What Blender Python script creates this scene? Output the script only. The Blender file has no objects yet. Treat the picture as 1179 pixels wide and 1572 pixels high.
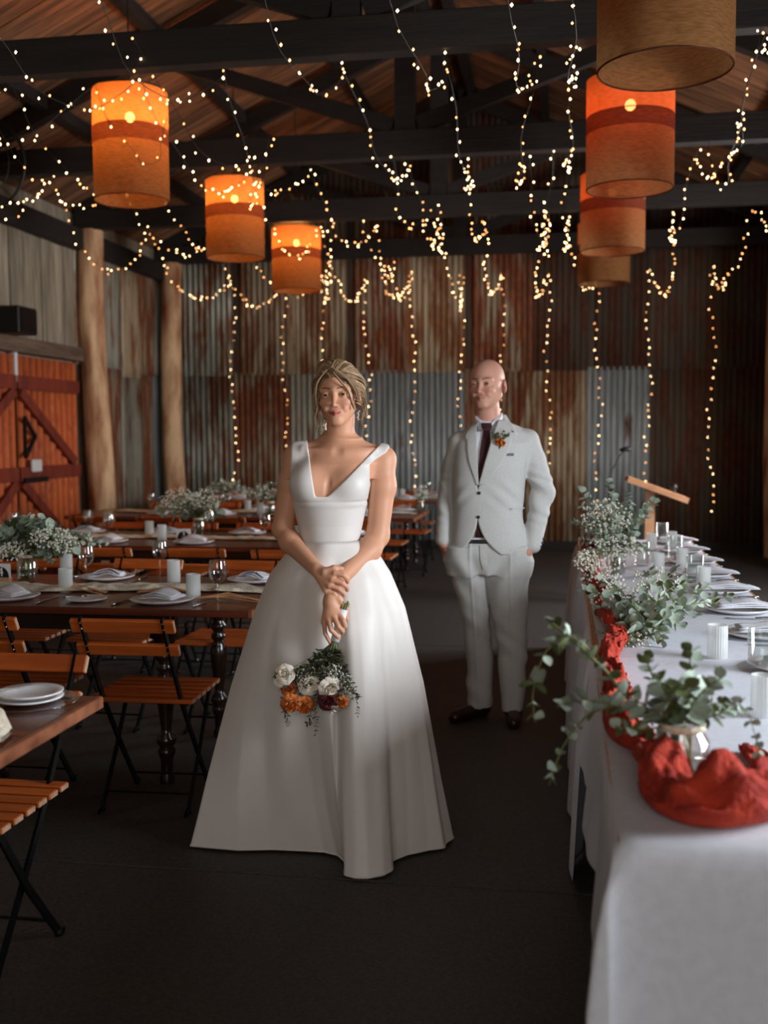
import bpy, math, random, bmesh
import numpy as np
from mathutils import Vector, Matrix, Euler, noise as mnoise

# ------------------------------------------------------------------ camera
S = bpy.context.scene
COL = S.collection
R = math.radians
CAMH = 1.46
FPX = 1650.0
YAW, PITCH, ROLL = 0.1654442770608195, -0.07220446000664611, -0.006
cd = bpy.data.cameras.new('camera')
cam = bpy.data.objects.new('camera', cd)
COL.objects.link(cam)
S.camera = cam
cd.sensor_fit = 'VERTICAL'
cd.sensor_height = 36.0
cd.lens = FPX * 36.0 / 1572.0
cd.clip_start = 0.05
cd.clip_end = 80
cd.dof.use_dof = True
cd.dof.focus_distance = 3.72
cd.dof.aperture_fstop = 2.4
_f = Vector((-math.sin(YAW) * math.cos(PITCH), math.cos(YAW) * math.cos(PITCH), math.sin(PITCH)))
_r = Vector((math.cos(YAW), math.sin(YAW), 0))
_u = _r.cross(_f)
_r2 = _r * math.cos(ROLL) + _u * math.sin(ROLL)
_u2 = -_r * math.sin(ROLL) + _u * math.cos(ROLL)
cam.matrix_world = Matrix(((_r2.x, _u2.x, -_f.x, 0), (_r2.y, _u2.y, -_f.y, 0), (_r2.z, _u2.z, -_f.z, CAMH), (0, 0, 0, 1)))

def ray(x, y):
    return _f + _r2 * ((x - 589.5) / FPX) - _u2 * ((y - 786.0) / FPX)

def at_z(x, y, z):
    d = ray(x, y); t = (z - CAMH) / d.z
    return Vector((d.x * t, d.y * t, z))

def at_y(x, y, Y):
    d = ray(x, y); t = Y / d.y
    return Vector((d.x * t, Y, CAMH + d.z * t))

# ------------------------------------------------------------------ world, light, exposure
S.view_settings.view_transform = 'Standard'
S.view_settings.look = 'None'
S.view_settings.gamma = 1
S.view_settings.use_curve_mapping = False
S.view_settings.exposure = 0.0
W = bpy.data.worlds.new('World')
S.world = W
W.use_nodes = True
bg = W.node_tree.nodes['Background']
bg.inputs[0].default_value = (0.75, 0.78, 0.85, 1)
bg.inputs[1].default_value = 0.14

def area(name, loc, target, sx, sy, power, col, spread=180):
    l = bpy.data.lights.new(name, 'AREA')
    l.shape = 'RECTANGLE'; l.size = sx; l.size_y = sy
    l.energy = power; l.color = col; l.spread = R(spread)
    o = bpy.data.objects.new(name, l); COL.objects.link(o)
    o.location = loc
    d = Vector(target) - Vector(loc)
    o.rotation_euler = d.to_track_quat('-Z', 'Z').to_euler()
    return o

# daylight through the wide opening in the right wall
area('daylight_right_opening', (2.72, 2.5, 1.62), (-3, 2.5, 1.62), 5.8, 1.5, 690, (0.88, 0.94, 1.0))
area('daylight_second_opening', (2.72, 8.5, 1.75), (-3, 8.5, 1.75), 2.4, 1.5, 400, (0.97, 0.96, 0.98))
# added fill light behind the camera, aimed at the tables
area('fill_behind_camera', (0.3, -3.3, 2.3), (-1.2, 4.0, 0.9), 3.4, 2.2, 95, (1.0, 0.91, 0.83))

# ------------------------------------------------------------------ cycles hints
S.cycles.max_bounces = 7
S.cycles.diffuse_bounces = 3
S.cycles.glossy_bounces = 3
S.cycles.transmission_bounces = 5
S.cycles.transparent_max_bounces = 12
S.cycles.sample_clamp_indirect = 3.0
S.cycles.caustics_reflective = False
S.cycles.caustics_refractive = False

# ------------------------------------------------------------------ materials
def new_mat(name):
    m = bpy.data.materials.new(name); m.use_nodes = True
    nt = m.node_tree
    return m, nt, nt.nodes['Principled BSDF']

def c4(c):
    return (c[0], c[1], c[2], 1.0)

def srgb(r, g, b):
    def f(v):
        v /= 255.0
        return v / 12.92 if v <= 0.04045 else ((v + 0.055) / 1.055) ** 2.4
    return (f(r), f(g), f(b))

def pm(name, c1, c2=None, scale=8, rough=0.6, metal=0.0, stretch=(1, 1, 1), bump=0.0, bscale=None, detail=4,
       lo=0.35, hi=0.65, rnd=0.0, spec=0.5, sheen=0.0, bdist=0.01):
    """noise mix of two colours, optional bump, optional per-object brightness change"""
    m, nt, b = new_mat(name)
    N, L = nt.nodes, nt.links
    b.inputs['Roughness'].default_value = rough
    b.inputs['Metallic'].default_value = metal
    b.inputs['Specular IOR Level'].default_value = spec
    if sheen:
        b.inputs['Sheen Weight'].default_value = sheen
    tc = N.new('ShaderNodeTexCoord'); mp = N.new('ShaderNodeMapping')
    mp.inputs['Scale'].default_value = stretch
    L.new(tc.outputs['Object'], mp.inputs['Vector'])
    oi = N.new('ShaderNodeObjectInfo')
    mu = N.new('ShaderNodeMath'); mu.operation = 'MULTIPLY'; mu.inputs[1].default_value = 37.0
    L.new(oi.outputs['Random'], mu.inputs[0])
    L.new(mu.outputs[0], mp.inputs['Location'])
    out = None
    if c2 is not None:
        nz = N.new('ShaderNodeTexNoise'); nz.inputs['Scale'].default_value = scale; nz.inputs['Detail'].default_value = detail
        L.new(mp.outputs[0], nz.inputs['Vector'])
        cr = N.new('ShaderNodeValToRGB')
        cr.color_ramp.elements[0].position = lo; cr.color_ramp.elements[0].color = c4(c1)
        cr.color_ramp.elements[1].position = hi; cr.color_ramp.elements[1].color = c4(c2)
        L.new(nz.outputs['Fac'], cr.inputs[0]); out = cr.outputs[0]
    if rnd:
        hs = N.new('ShaderNodeHueSaturation')
        mr = N.new('ShaderNodeMapRange'); mr.inputs['To Min'].default_value = 1 - rnd; mr.inputs['To Max'].default_value = 1 + rnd
        L.new(oi.outputs['Random'], mr.inputs['Value']); L.new(mr.outputs[0], hs.inputs['Value'])
        if out is None:
            hs.inputs['Color'].default_value = c4(c1)
        else:
            L.new(out, hs.inputs['Color'])
        out = hs.outputs[0]
    if out is None:
        b.inputs['Base Color'].default_value = c4(c1)
    else:
        L.new(out, b.inputs['Base Color'])
    if bump:
        n2 = N.new('ShaderNodeTexNoise'); n2.inputs['Scale'].default_value = bscale or scale * 4; n2.inputs['Detail'].default_value = 5
        L.new(mp.outputs[0], n2.inputs['Vector'])
        bp = N.new('ShaderNodeBump'); bp.inputs['Strength'].default_value = bump; bp.inputs['Distance'].default_value = bdist
        L.new(n2.outputs['Fac'], bp.inputs['Height']); L.new(bp.outputs[0], b.inputs['Normal'])
    return m

def rust_mat(name, base1, base2, rustc1, rustc2, amount, rough=0.55, metal=0.25, axis=0, valley_shade=0.45, pitch=0.076):
    """galvanised sheet with rust patches, stretched downwards"""
    m, nt, b = new_mat(name)
    N, L = nt.nodes, nt.links
    tc = N.new('ShaderNodeTexCoord'); oi = N.new('ShaderNodeObjectInfo')
    mu = N.new('ShaderNodeMath'); mu.operation = 'MULTIPLY'; mu.inputs[1].default_value = 53.0
    L.new(oi.outputs['Random'], mu.inputs[0])
    def nz(scale, st, det=5):
        mp = N.new('ShaderNodeMapping'); mp.inputs['Scale'].default_value = st
        L.new(tc.outputs['Object'], mp.inputs['Vector']); L.new(mu.outputs[0], mp.inputs['Location'])
        n = N.new('ShaderNodeTexNoise'); n.inputs['Scale'].default_value = scale; n.inputs['Detail'].default_value = det
        n.inputs['Roughness'].default_value = 0.62
        L.new(mp.outputs[0], n.inputs['Vector']); return n.outputs['Fac']
    def ramp(src, p0, p1, a, c):
        cr = N.new('ShaderNodeValToRGB')
        cr.color_ramp.elements[0].position = p0; cr.color_ramp.elements[0].color = c4(a)
        cr.color_ramp.elements[1].position = p1; cr.color_ramp.elements[1].color = c4(c)
        L.new(src, cr.inputs[0]); return cr.outputs[0]
    galv = ramp(nz(7, (3.5, 3.5, 0.25)), 0.35, 0.65, base1, base2)
    rst = ramp(nz(11, (1.5, 1.5, 0.8)), 0.35, 0.65, rustc1, rustc2)
    mask = ramp(nz(2.4, (2.6, 2.6, 0.5), 8), 0.64 - amount * 0.36, 0.74 - amount * 0.36, (0, 0, 0), (1, 1, 1))
    mx = N.new('ShaderNodeMix'); mx.data_type = 'RGBA'
    L.new(mask, mx.inputs['Factor']); L.new(galv, mx.inputs['A']); L.new(rst, mx.inputs['B'])
    hs = N.new('ShaderNodeHueSaturation')
    mr = N.new('ShaderNodeMapRange'); mr.inputs['To Min'].default_value = 0.75; mr.inputs['To Max'].default_value = 1.2
    L.new(oi.outputs['Random'], mr.inputs['Value']); L.new(mr.outputs[0], hs.inputs['Value'])
    sp = N.new('ShaderNodeSeparateXYZ'); L.new(tc.outputs['Object'], sp.inputs[0])   # shade of the corrugation valleys painted into the colour
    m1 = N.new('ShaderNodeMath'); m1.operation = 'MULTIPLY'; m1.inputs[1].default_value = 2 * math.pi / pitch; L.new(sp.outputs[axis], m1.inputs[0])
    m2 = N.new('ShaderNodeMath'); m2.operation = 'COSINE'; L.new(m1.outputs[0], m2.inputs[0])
    m3 = N.new('ShaderNodeMapRange'); m3.inputs['From Min'].default_value = -0.2; m3.inputs['From Max'].default_value = 0.9; m3.inputs['To Max'].default_value = valley_shade
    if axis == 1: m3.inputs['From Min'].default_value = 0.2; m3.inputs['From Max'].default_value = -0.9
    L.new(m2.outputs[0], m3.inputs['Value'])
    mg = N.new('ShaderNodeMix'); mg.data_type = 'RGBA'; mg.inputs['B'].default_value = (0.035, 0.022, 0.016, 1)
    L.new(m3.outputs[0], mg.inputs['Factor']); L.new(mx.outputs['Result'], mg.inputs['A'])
    L.new(mg.outputs['Result'], hs.inputs['Color']); L.new(hs.outputs[0], b.inputs['Base Color'])
    b.inputs['Roughness'].default_value = rough; b.inputs['Metallic'].default_value = metal
    return m

def thin_glass(name, tint=(0.93, 0.96, 0.95), refl=0.16, rough=0.03):
    m = bpy.data.materials.new(name); m.use_nodes = True
    nt = m.node_tree; N, L = nt.nodes, nt.links
    N.remove(N['Principled BSDF'])
    out = N['Material Output']
    tr = N.new('ShaderNodeBsdfTransparent'); tr.inputs[0].default_value = c4(tint)
    gl = N.new('ShaderNodeBsdfGlossy'); gl.inputs[0].default_value = (1, 1, 1, 1); gl.inputs['Roughness'].default_value = rough
    lw = N.new('ShaderNodeLayerWeight'); lw.inputs[0].default_value = 0.35
    ma = N.new('ShaderNodeMath'); ma.operation = 'MULTIPLY_ADD'; ma.inputs[1].default_value = 0.46; ma.inputs[2].default_value = refl * 0.45
    L.new(lw.outputs['Facing'], ma.inputs[0])
    mx = N.new('ShaderNodeMixShader')
    L.new(ma.outputs[0], mx.inputs[0]); L.new(tr.outputs[0], mx.inputs[1]); L.new(gl.outputs[0], mx.inputs[2])
    L.new(mx.outputs[0], out.inputs[0])
    return m

def frosted(name, col, trans=0.45):
    m = bpy.data.materials.new(name); m.use_nodes = True
    nt = m.node_tree; N, L = nt.nodes, nt.links
    b = N['Principled BSDF']; b.inputs['Base Color'].default_value = c4(col); b.inputs['Roughness'].default_value = 0.25
    tr = N.new('ShaderNodeBsdfTransparent'); tr.inputs[0].default_value = (0.95, 0.97, 0.97, 1)
    mx = N.new('ShaderNodeMixShader'); mx.inputs[0].default_value = trans
    L.new(b.outputs[0], mx.inputs[1]); L.new(tr.outputs[0], mx.inputs[2])
    L.new(mx.outputs[0], N['Material Output'].inputs[0])
    return m

def emit(name, col, s):
    m = bpy.data.materials.new(name); m.use_nodes = True
    nt = m.node_tree; N, L = nt.nodes, nt.links
    b = N['Principled BSDF']
    b.inputs['Base Color'].default_value = (0.8, 0.7, 0.5, 1)
    b.inputs['Emission Color'].default_value = c4(col); b.inputs['Emission Strength'].default_value = s
    return m

def vcol_mat(name, rough=0.5, sss=0.0, spec=0.35, noise_amt=0.0, sheen=0.0, bump=0.0, bscale=200):
    m, nt, b = new_mat(name)
    N, L = nt.nodes, nt.links
    a = N.new('ShaderNodeAttribute'); a.attribute_name = 'Col'
    L.new(a.outputs['Color'], b.inputs['Base Color'])
    b.inputs['Roughness'].default_value = rough
    b.inputs['Specular IOR Level'].default_value = spec
    if sheen: b.inputs['Sheen Weight'].default_value = sheen
    if sss:
        b.inputs['Subsurface Weight'].default_value = sss
        b.inputs['Subsurface Radius'].default_value = (0.012, 0.005, 0.003)
        b.inputs['Subsurface Scale'].default_value = 1.0
    if bump:
        tc = N.new('ShaderNodeTexCoord')
        n2 = N.new('ShaderNodeTexNoise'); n2.inputs['Scale'].default_value = bscale; n2.inputs['Detail'].default_value = 3
        L.new(tc.outputs['Object'], n2.inputs['Vector'])
        bp = N.new('ShaderNodeBump'); bp.inputs['Strength'].default_value = bump; bp.inputs['Distance'].default_value = 0.002
        L.new(n2.outputs['Fac'], bp.inputs['Height']); L.new(bp.outputs[0], b.inputs['Normal'])
    return m

def burlap_mat(name, col, dark, trans):
    m = bpy.data.materials.new(name); m.use_nodes = True
    nt = m.node_tree; N, L = nt.nodes, nt.links
    N.remove(N['Principled BSDF'])
    tc = N.new('ShaderNodeTexCoord')
    mp = N.new('ShaderNodeMapping'); mp.inputs['Scale'].default_value = (1, 1, 6); L.new(tc.outputs['Object'], mp.inputs['Vector'])
    nz = N.new('ShaderNodeTexNoise'); nz.inputs['Scale'].default_value = 26; nz.inputs['Detail'].default_value = 6
    L.new(mp.outputs[0], nz.inputs['Vector'])
    cr = N.new('ShaderNodeValToRGB')
    cr.color_ramp.elements[0].position = 0.3; cr.color_ramp.elements[0].color = c4(dark)
    cr.color_ramp.elements[1].position = 0.7; cr.color_ramp.elements[1].color = c4(col)
    L.new(nz.outputs['Fac'], cr.inputs[0])
    df = N.new('ShaderNodeBsdfDiffuse'); tl = N.new('ShaderNodeBsdfTranslucent'); tp = N.new('ShaderNodeBsdfTransparent')
    L.new(cr.outputs[0], df.inputs[0]); L.new(cr.outputs[0], tl.inputs[0])
    tp.inputs[0].default_value = (1, 0.7, 0.4, 1)
    m1 = N.new('ShaderNodeMixShader'); m1.inputs[0].default_value = trans
    L.new(df.outputs[0], m1.inputs[1]); L.new(tl.outputs[0], m1.inputs[2])
    m2 = N.new('ShaderNodeMixShader'); m2.inputs[0].default_value = 0.05
    L.new(m1.outputs[0], m2.inputs[1]); L.new(tp.outputs[0], m2.inputs[2])
    L.new(m2.outputs[0], N['Material Output'].inputs[0])
    return m

M = {}
M['concrete'] = pm('dark_concrete', srgb(42, 40, 38), srgb(74, 71, 68), 90, 0.62, bump=0.25, bscale=160, lo=0.3, hi=0.75, detail=8)
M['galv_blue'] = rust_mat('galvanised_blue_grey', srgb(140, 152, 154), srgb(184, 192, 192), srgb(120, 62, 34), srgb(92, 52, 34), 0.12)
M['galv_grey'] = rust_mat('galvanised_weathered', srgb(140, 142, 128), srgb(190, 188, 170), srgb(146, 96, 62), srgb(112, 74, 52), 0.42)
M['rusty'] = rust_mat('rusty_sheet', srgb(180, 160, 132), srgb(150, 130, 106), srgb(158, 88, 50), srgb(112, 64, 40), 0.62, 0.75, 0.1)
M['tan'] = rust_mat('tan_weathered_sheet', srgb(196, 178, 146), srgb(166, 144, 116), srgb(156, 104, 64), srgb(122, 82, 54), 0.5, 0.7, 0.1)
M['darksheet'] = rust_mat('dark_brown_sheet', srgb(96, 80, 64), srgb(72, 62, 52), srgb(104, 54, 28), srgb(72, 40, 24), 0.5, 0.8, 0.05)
M['redrust'] = rust_mat('red_rust_door_sheet', srgb(228, 116, 56), srgb(212, 94, 42), srgb(182, 74, 32), srgb(232, 124, 64), 0.5, 0.8, 0.0, axis=1, valley_shade=0.55, pitch=0.125)
M['redwood'] = pm('red_brown_painted_timber', srgb(136, 52, 28), srgb(106, 38, 22), 9, 0.7, stretch=(1, 1, 0.3), bump=0.2)
M['greyboard'] = pm('grey_weathered_board', srgb(128, 118, 100), srgb(170, 158, 136), 7, 0.85, stretch=(3, 3, 0.3), bump=0.5, rnd=0.2)
M['lintelwood'] = pm('lintel_timber', srgb(120, 96, 76), srgb(84, 66, 54), 6, 0.8, stretch=(3, 0.3, 3), bump=0.4)
M['log'] = pm('debarked_log', srgb(236, 196, 150), srgb(150, 84, 44), 4.5, 0.75, stretch=(1.6, 1.6, 0.4), bump=0.4, bscale=14, lo=0.38, hi=0.68)
M['beam'] = pm('dark_hardwood_beam', srgb(36, 27, 21), srgb(22, 17, 14), 5, 0.75, stretch=(0.3, 3, 3), bump=0.4)
M['roofboard'] = pm('roof_board', srgb(150, 102, 66), srgb(92, 62, 42), 5, 0.8, stretch=(0.4, 3, 3), bump=0.3, rnd=0.25)
M['chairwood'] = pm('orange_brown_slat', srgb(200, 98, 38), srgb(160, 74, 28), 7, 0.38, stretch=(0.4, 4, 4), rnd=0.13)
M['slatend'] = pm('pale_slat_end', srgb(206, 160, 130), srgb(180, 134, 106), 30, 0.6)
M['blackmetal'] = pm('black_painted_steel', srgb(16, 17, 19), srgb(24, 25, 27), 20, 0.35, 0.6)
M['tablewood'] = pm('dark_red_brown_tabletop', srgb(118, 58, 34), srgb(78, 36, 22), 4, 0.27, stretch=(0.4, 4, 4), spec=0.6)
M['tableedge'] = pm('worn_table_edge', srgb(150, 92, 62), srgb(104, 56, 36), 14, 0.35, stretch=(1, 1, 1))
M['turned'] = pm('dark_turned_leg', srgb(44, 26, 18), srgb(28, 16, 12), 8, 0.2, spec=0.7)
M['china'] = pm('white_china', srgb(228, 228, 230), None, rough=0.12, spec=0.6)
M['napkin'] = pm('white_linen', srgb(226, 228, 236), srgb(214, 216, 224), 60, 0.85, bump=0.2)
M['cloth'] = pm('white_tablecloth', srgb(216, 220, 230), srgb(208, 212, 222), 40, 0.8, bump=0.1)
M['cream'] = pm('cream_cheesecloth', srgb(228, 218, 200), srgb(206, 192, 168), 50, 0.9, bump=0.7, bscale=120)
M['redcloth'] = pm('rust_red_cheesecloth', srgb(190, 56, 26), srgb(146, 32, 16), 20, 0.9, bump=0.8, bscale=90)
M['steel'] = pm('cutlery_steel', srgb(190, 188, 184), None, rough=0.2, metal=1.0)
M['copper'] = pm('copper_handle', srgb(170, 110, 70), None, rough=0.3, metal=1.0)
M['glass'] = thin_glass('clear_glass', (0.95, 0.97, 0.96), 0.10)
M['frost'] = frosted('frosted_tumbler', (0.85, 0.87, 0.86), 0.66)
M['water'] = thin_glass('water', (0.86, 0.9, 0.88), 0.1)
M['candle'] = pm('pillar_candle', srgb(224, 214, 196), None, rough=0.5)
M['stem'] = pm('green_stem', srgb(116, 112, 60), srgb(84, 92, 48), 20, 0.6)
M['leafgreen'] = pm('eucalyptus_leaf', srgb(168, 180, 162), srgb(132, 150, 134), 14, 0.6, rnd=0.35)
M['leafdark'] = pm('olive_leaf', srgb(96, 106, 62), srgb(70, 82, 50), 14, 0.55, rnd=0.35)
M['leafblack'] = pm('dark_bouquet_leaf', srgb(46, 48, 38), srgb(62, 56, 44), 20, 0.6, rnd=0.4)
M['breath'] = pm('babys_breath', srgb(236, 234, 222), srgb(214, 214, 196), 60, 0.8)
M['petalwhite'] = pm('cream_petal', srgb(240, 232, 218), srgb(228, 214, 196), 30, 0.7)
M['petalred'] = pm('burgundy_petal', srgb(92, 16, 26), srgb(62, 10, 18), 40, 0.7)
M['petalorange'] = pm('orange_petal', srgb(210, 120, 44), srgb(176, 84, 34), 40, 0.7)
M['black'] = pm('matt_black', srgb(14, 14, 15), None, rough=0.5)
M['chalk'] = pm('chalk_white', srgb(230, 230, 225), None, rough=0.8)
M['palewood'] = pm('pale_pine', srgb(206, 154, 112), srgb(180, 126, 88), 8, 0.5, stretch=(0.4, 3, 3))
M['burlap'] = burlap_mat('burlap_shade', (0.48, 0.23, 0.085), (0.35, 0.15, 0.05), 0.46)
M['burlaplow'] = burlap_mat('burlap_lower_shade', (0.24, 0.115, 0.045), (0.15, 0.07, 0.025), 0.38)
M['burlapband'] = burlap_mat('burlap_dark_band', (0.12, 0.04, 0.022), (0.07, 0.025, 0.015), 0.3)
M['wire'] = pm('dark_cord', srgb(20, 16, 12), None, rough=0.6)
M['whiteplastic'] = pm('white_plastic', srgb(225, 225, 222), None, rough=0.4)
M['bulb'] = emit('fairy_light_bulb', (1.0, 0.62, 0.30), 13.0)
M['lampbulb'] = emit('warm_lamp_bulb', (1.0, 0.62, 0.28), 60.0)
M['redbulb'] = emit('dim_lamp_bulb', (1.0, 0.58, 0.3), 40.0)
M['shoe'] = pm('dark_brown_shoe_leather', srgb(58, 26, 18), srgb(40, 18, 14), 10, 0.3)
M['satin'] = pm('ivory_satin', srgb(220, 214, 209), srgb(214, 208, 203), 3, 0.45, spec=0.4, sheen=0.15)
M['suit'] = pm('light_grey_wool', srgb(206, 206, 203), srgb(190, 190, 188), 240, 0.85, bump=0.15, bscale=500, bdist=0.001)
M['suitdark'] = pm('suit_seam_grey', srgb(110, 110, 110), None, rough=0.85)
M['shirt'] = pm('white_shirt', srgb(226, 228, 236), None, rough=0.7)
M['tie'] = pm('burgundy_knit_tie', srgb(66, 16, 26), srgb(44, 10, 18), 300, 0.8)
M['pearl'] = pm('pearl', srgb(232, 226, 214), None, rough=0.2)
M['skin'] = vcol_mat('skin', 0.48, 0.12, 0.35)
M['hair'] = vcol_mat('hair_blonde', 0.45, 0.0, 0.5)
M['eye'] = vcol_mat('eyeball', 0.6, 0.0, 0.1)

# ------------------------------------------------------------------ object helpers
def tag(o, label=None, cat=None, group=None, kind=None):
    if label: o['label'] = label
    if cat: o['category'] = cat
    if group: o['group'] = group
    if kind: o['kind'] = kind
    return o

def empty(name, loc=(0, 0, 0), rz=0.0):
    o = bpy.data.objects.new(name, None); COL.objects.link(o)
    o.location = loc; o.rotation_euler = (0, 0, rz); o.empty_display_size = 0.05
    return o

class MB:
    def __init__(s): s.v = []; s.f = []; s.mi = []; s.cur = 0
    def add(s, vs, fs):
        n = len(s.v); s.v.extend([tuple(p) for p in vs]); s.f.extend([tuple(i + n for i in f) for f in fs]); s.mi.extend([s.cur] * len(fs)); return s
    def box(s, lo, hi, rot=None, c=None, ch=0.0):
        x0, y0, z0 = lo; x1, y1, z1 = hi
        if ch > 0:  # chamfered box
            vs = []; e = ch
            X = (x0, x1); Y = (y0, y1); Z = (z0, z1); idx = {}
            for i in (0, 1):
                for j in (0, 1):
                    for k in (0, 1):
                        sx, sy, sz = (1 if i == 0 else -1), (1 if j == 0 else -1), (1 if k == 0 else -1)
                        idx[(i, j, k, 0)] = len(vs); vs.append((X[i], Y[j] + sy * e, Z[k] + sz * e))
                        idx[(i, j, k, 1)] = len(vs); vs.append((X[i] + sx * e, Y[j], Z[k] + sz * e))
                        idx[(i, j, k, 2)] = len(vs); vs.append((X[i] + sx * e, Y[j] + sy * e, Z[k]))
            I = lambda i, j, k, a: idx[(i, j, k, a)]
            fs = []
            for i in (0, 1): fs.append((I(i, 0, 0, 0), I(i, 1, 0, 0), I(i, 1, 1, 0), I(i, 0, 1, 0)))
            for j in (0, 1): fs.append((I(0, j, 0, 1), I(1, j, 0, 1), I(1, j, 1, 1), I(0, j, 1, 1)))
            for k in (0, 1): fs.append((I(0, 0, k, 2), I(1, 0, k, 2), I(1, 1, k, 2), I(0, 1, k, 2)))
            for j in (0, 1):
                for k in (0, 1): fs.append((I(0, j, k, 1), I(1, j, k, 1), I(1, j, k, 2), I(0, j, k, 2)))
            for i in (0, 1):
                for k in (0, 1): fs.append((I(i, 0, k, 0), I(i, 1, k, 0), I(i, 1, k, 2), I(i, 0, k, 2)))
            for i in (0, 1):
                for j in (0, 1): fs.append((I(i, j, 0, 0), I(i, j, 1, 0), I(i, j, 1, 1), I(i, j, 0, 1)))
            for i in (0, 1):
                for j in (0, 1):
                    for k in (0, 1): fs.append((I(i, j, k, 0), I(i, j, k, 1), I(i, j, k, 2)))
        else:
            vs = [(x, y, z) for x in (x0, x1) for y in (y0, y1) for z in (z0, z1)]
            fs = [(0, 1, 3, 2), (4, 6, 7, 5), (0, 4, 5, 1), (2, 3, 7, 6), (0, 2, 6, 4), (1, 5, 7, 3)]
        if rot is not None:
            cc = Vector(c if c else (0, 0, 0))
            vs = [rot @ (Vector(v) - cc) + cc for v in vs]
        return s.add(vs, fs)
    def bar(s, a, b, w, h, up=(0, 0, 1)):
        a, b = Vector(a), Vector(b); d = (b - a).normalized(); u = Vector(up)
        x = d.cross(u)
        if x.length < 1e-4: x = d.cross(Vector((0, 1, 0)))
        x.normalize(); y = x.cross(d).normalized()
        vs = []
        for p in (a, b):
            for sx, sy in ((-1, -1), (1, -1), (1, 1), (-1, 1)): vs.append(p + x * sx * w / 2 + y * sy * h / 2)
        return s.add(vs, [(3, 2, 1, 0), (4, 5, 6, 7), (0, 1, 5, 4), (1, 2, 6, 5), (2, 3, 7, 6), (3, 0, 4, 7)])
    def tube(s, pts, r, n=6, caps=True):
        pts = [Vector(p) for p in pts]; rs = r if isinstance(r, (list, tuple)) else [r] * len(pts)
        vs = []; px = None
        for i, p in enumerate(pts):
            d = (pts[min(i + 1, len(pts) - 1)] - pts[max(i - 1, 0)])
            if d.length < 1e-9: d = Vector((0, 0, 1))
            d.normalize()
            if px is None:
                a = Vector((0, 0, 1)) if abs(d.z) < 0.9 else Vector((1, 0, 0))
                px = d.cross(a).normalized()
            else:
                px = (px - d * px.dot(d)); px.normalize()
            py = d.cross(px)
            for k in range(n):
                t = 2 * math.pi * k / n
                vs.append(p + (px * math.cos(t) + py * math.sin(t)) * rs[i])
        fs = []
        for i in range(len(pts) - 1):
            for k in range(n):
                k2 = (k + 1) % n
                fs.append((i * n + k, i * n + k2, (i + 1) * n + k2, (i + 1) * n + k))
        if caps:
            fs.append(tuple(range(n))[::-1]); fs.append(tuple((len(pts) - 1) * n + k for k in range(n)))
        return s.add(vs, fs)
    def lathe(s, prof, c=(0, 0, 0), n=24, close=False):
        vs = []
        for (r, z) in prof:
            for k in range(n):
                t = 2 * math.pi * k / n
                vs.append((c[0] + r * math.cos(t), c[1] + r * math.sin(t), c[2] + z))
        fs = []
        m = len(prof)
        for i in range(m - 1 + (1 if close else 0)):
            j = (i + 1) % m
            for k in range(n):
                k2 = (k + 1) % n
                fs.append((i * n + k, i * n + k2, j * n + k2, j * n + k))
        return s.add(vs, fs)
    def grid(s, fn, nu, nv, wrapu=False):
        vs = [fn(i / (nu if wrapu else nu - 1), j / (nv - 1)) for j in range(nv) for i in range(nu)]
        fs = []
        for j in range(nv - 1):
            for i in range(nu if wrapu else nu - 1):
                i2 = (i + 1) % nu
                fs.append((j * nu + i, j * nu + i2, (j + 1) * nu + i2, (j + 1) * nu + i))
        return s.add(vs, fs)
    def ball(s, c, r, sc=(1, 1, 1), n=8, m=6):
        vs = [(c[0], c[1], c[2] - r * sc[2])]
        for j in range(1, m):
            a = math.pi * j / m - math.pi / 2
            for k in range(n):
                t = 2 * math.pi * k / n
                vs.append((c[0] + r * sc[0] * math.cos(a) * math.cos(t), c[1] + r * sc[1] * math.cos(a) * math.sin(t), c[2] + r * sc[2] * math.sin(a)))
        vs.append((c[0], c[1], c[2] + r * sc[2]))
        fs = [(0, 1 + (k + 1) % n, 1 + k) for k in range(n)]
        for j in range(m - 2):
            for k in range(n):
                a = 1 + j * n + k; b = 1 + j * n + (k + 1) % n
                fs.append((a, b, b + n, a + n))
        L = len(vs) - 1; o = 1 + (m - 2) * n
        fs += [(o + k, o + (k + 1) % n, L) for k in range(n)]
        return s.add(vs, fs)
    def build(s, name, mats, parent=None, smooth=False, loc=None, **tags):
        me = bpy.data.meshes.new(name); me.from_pydata(s.v, [], s.f)
        if not isinstance(mats, (list, tuple)): mats = [mats]
        for m in mats: me.materials.append(m)
        if len(mats) > 1: me.polygons.foreach_set('material_index', s.mi)
        if smooth: me.polygons.foreach_set('use_smooth', [True] * len(me.polygons))
        me.update()
        o = bpy.data.objects.new(name, me); COL.objects.link(o)
        if parent is not None: o.parent = parent
        if loc is not None: o.location = loc
        tag(o, **tags)
        return o

def fixn(o):
    bm = bmesh.new(); bm.from_mesh(o.data); bmesh.ops.recalc_face_normals(bm, faces=bm.faces); bm.to_mesh(o.data); bm.free(); return o

def solid(o, t, off=0.0):
    md = o.modifiers.new('thickness', 'SOLIDIFY'); md.thickness = t; md.offset = off; return o

def inst(o, name=None, parent=None, loc=None, rot=None, scale=None):
    c = bpy.data.objects.new(name or o.name.split('.')[0], o.data); COL.objects.link(c)
    if parent is not None: c.parent = parent
    if loc is not None: c.location = loc
    if rot is not None: c.rotation_euler = rot
    if scale is not None: c.scale = scale
    return c

KIDS = {}
def copy_tree(o, parent=None):
    c = o.copy(); COL.objects.link(c)
    if parent is not None:
        c.parent = parent; c.matrix_parent_inverse = o.matrix_parent_inverse
    for m in [x for x in COL.objects if x.parent == o] if o not in KIDS else KIDS[o]:
        copy_tree(m, c)
    return c

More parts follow.
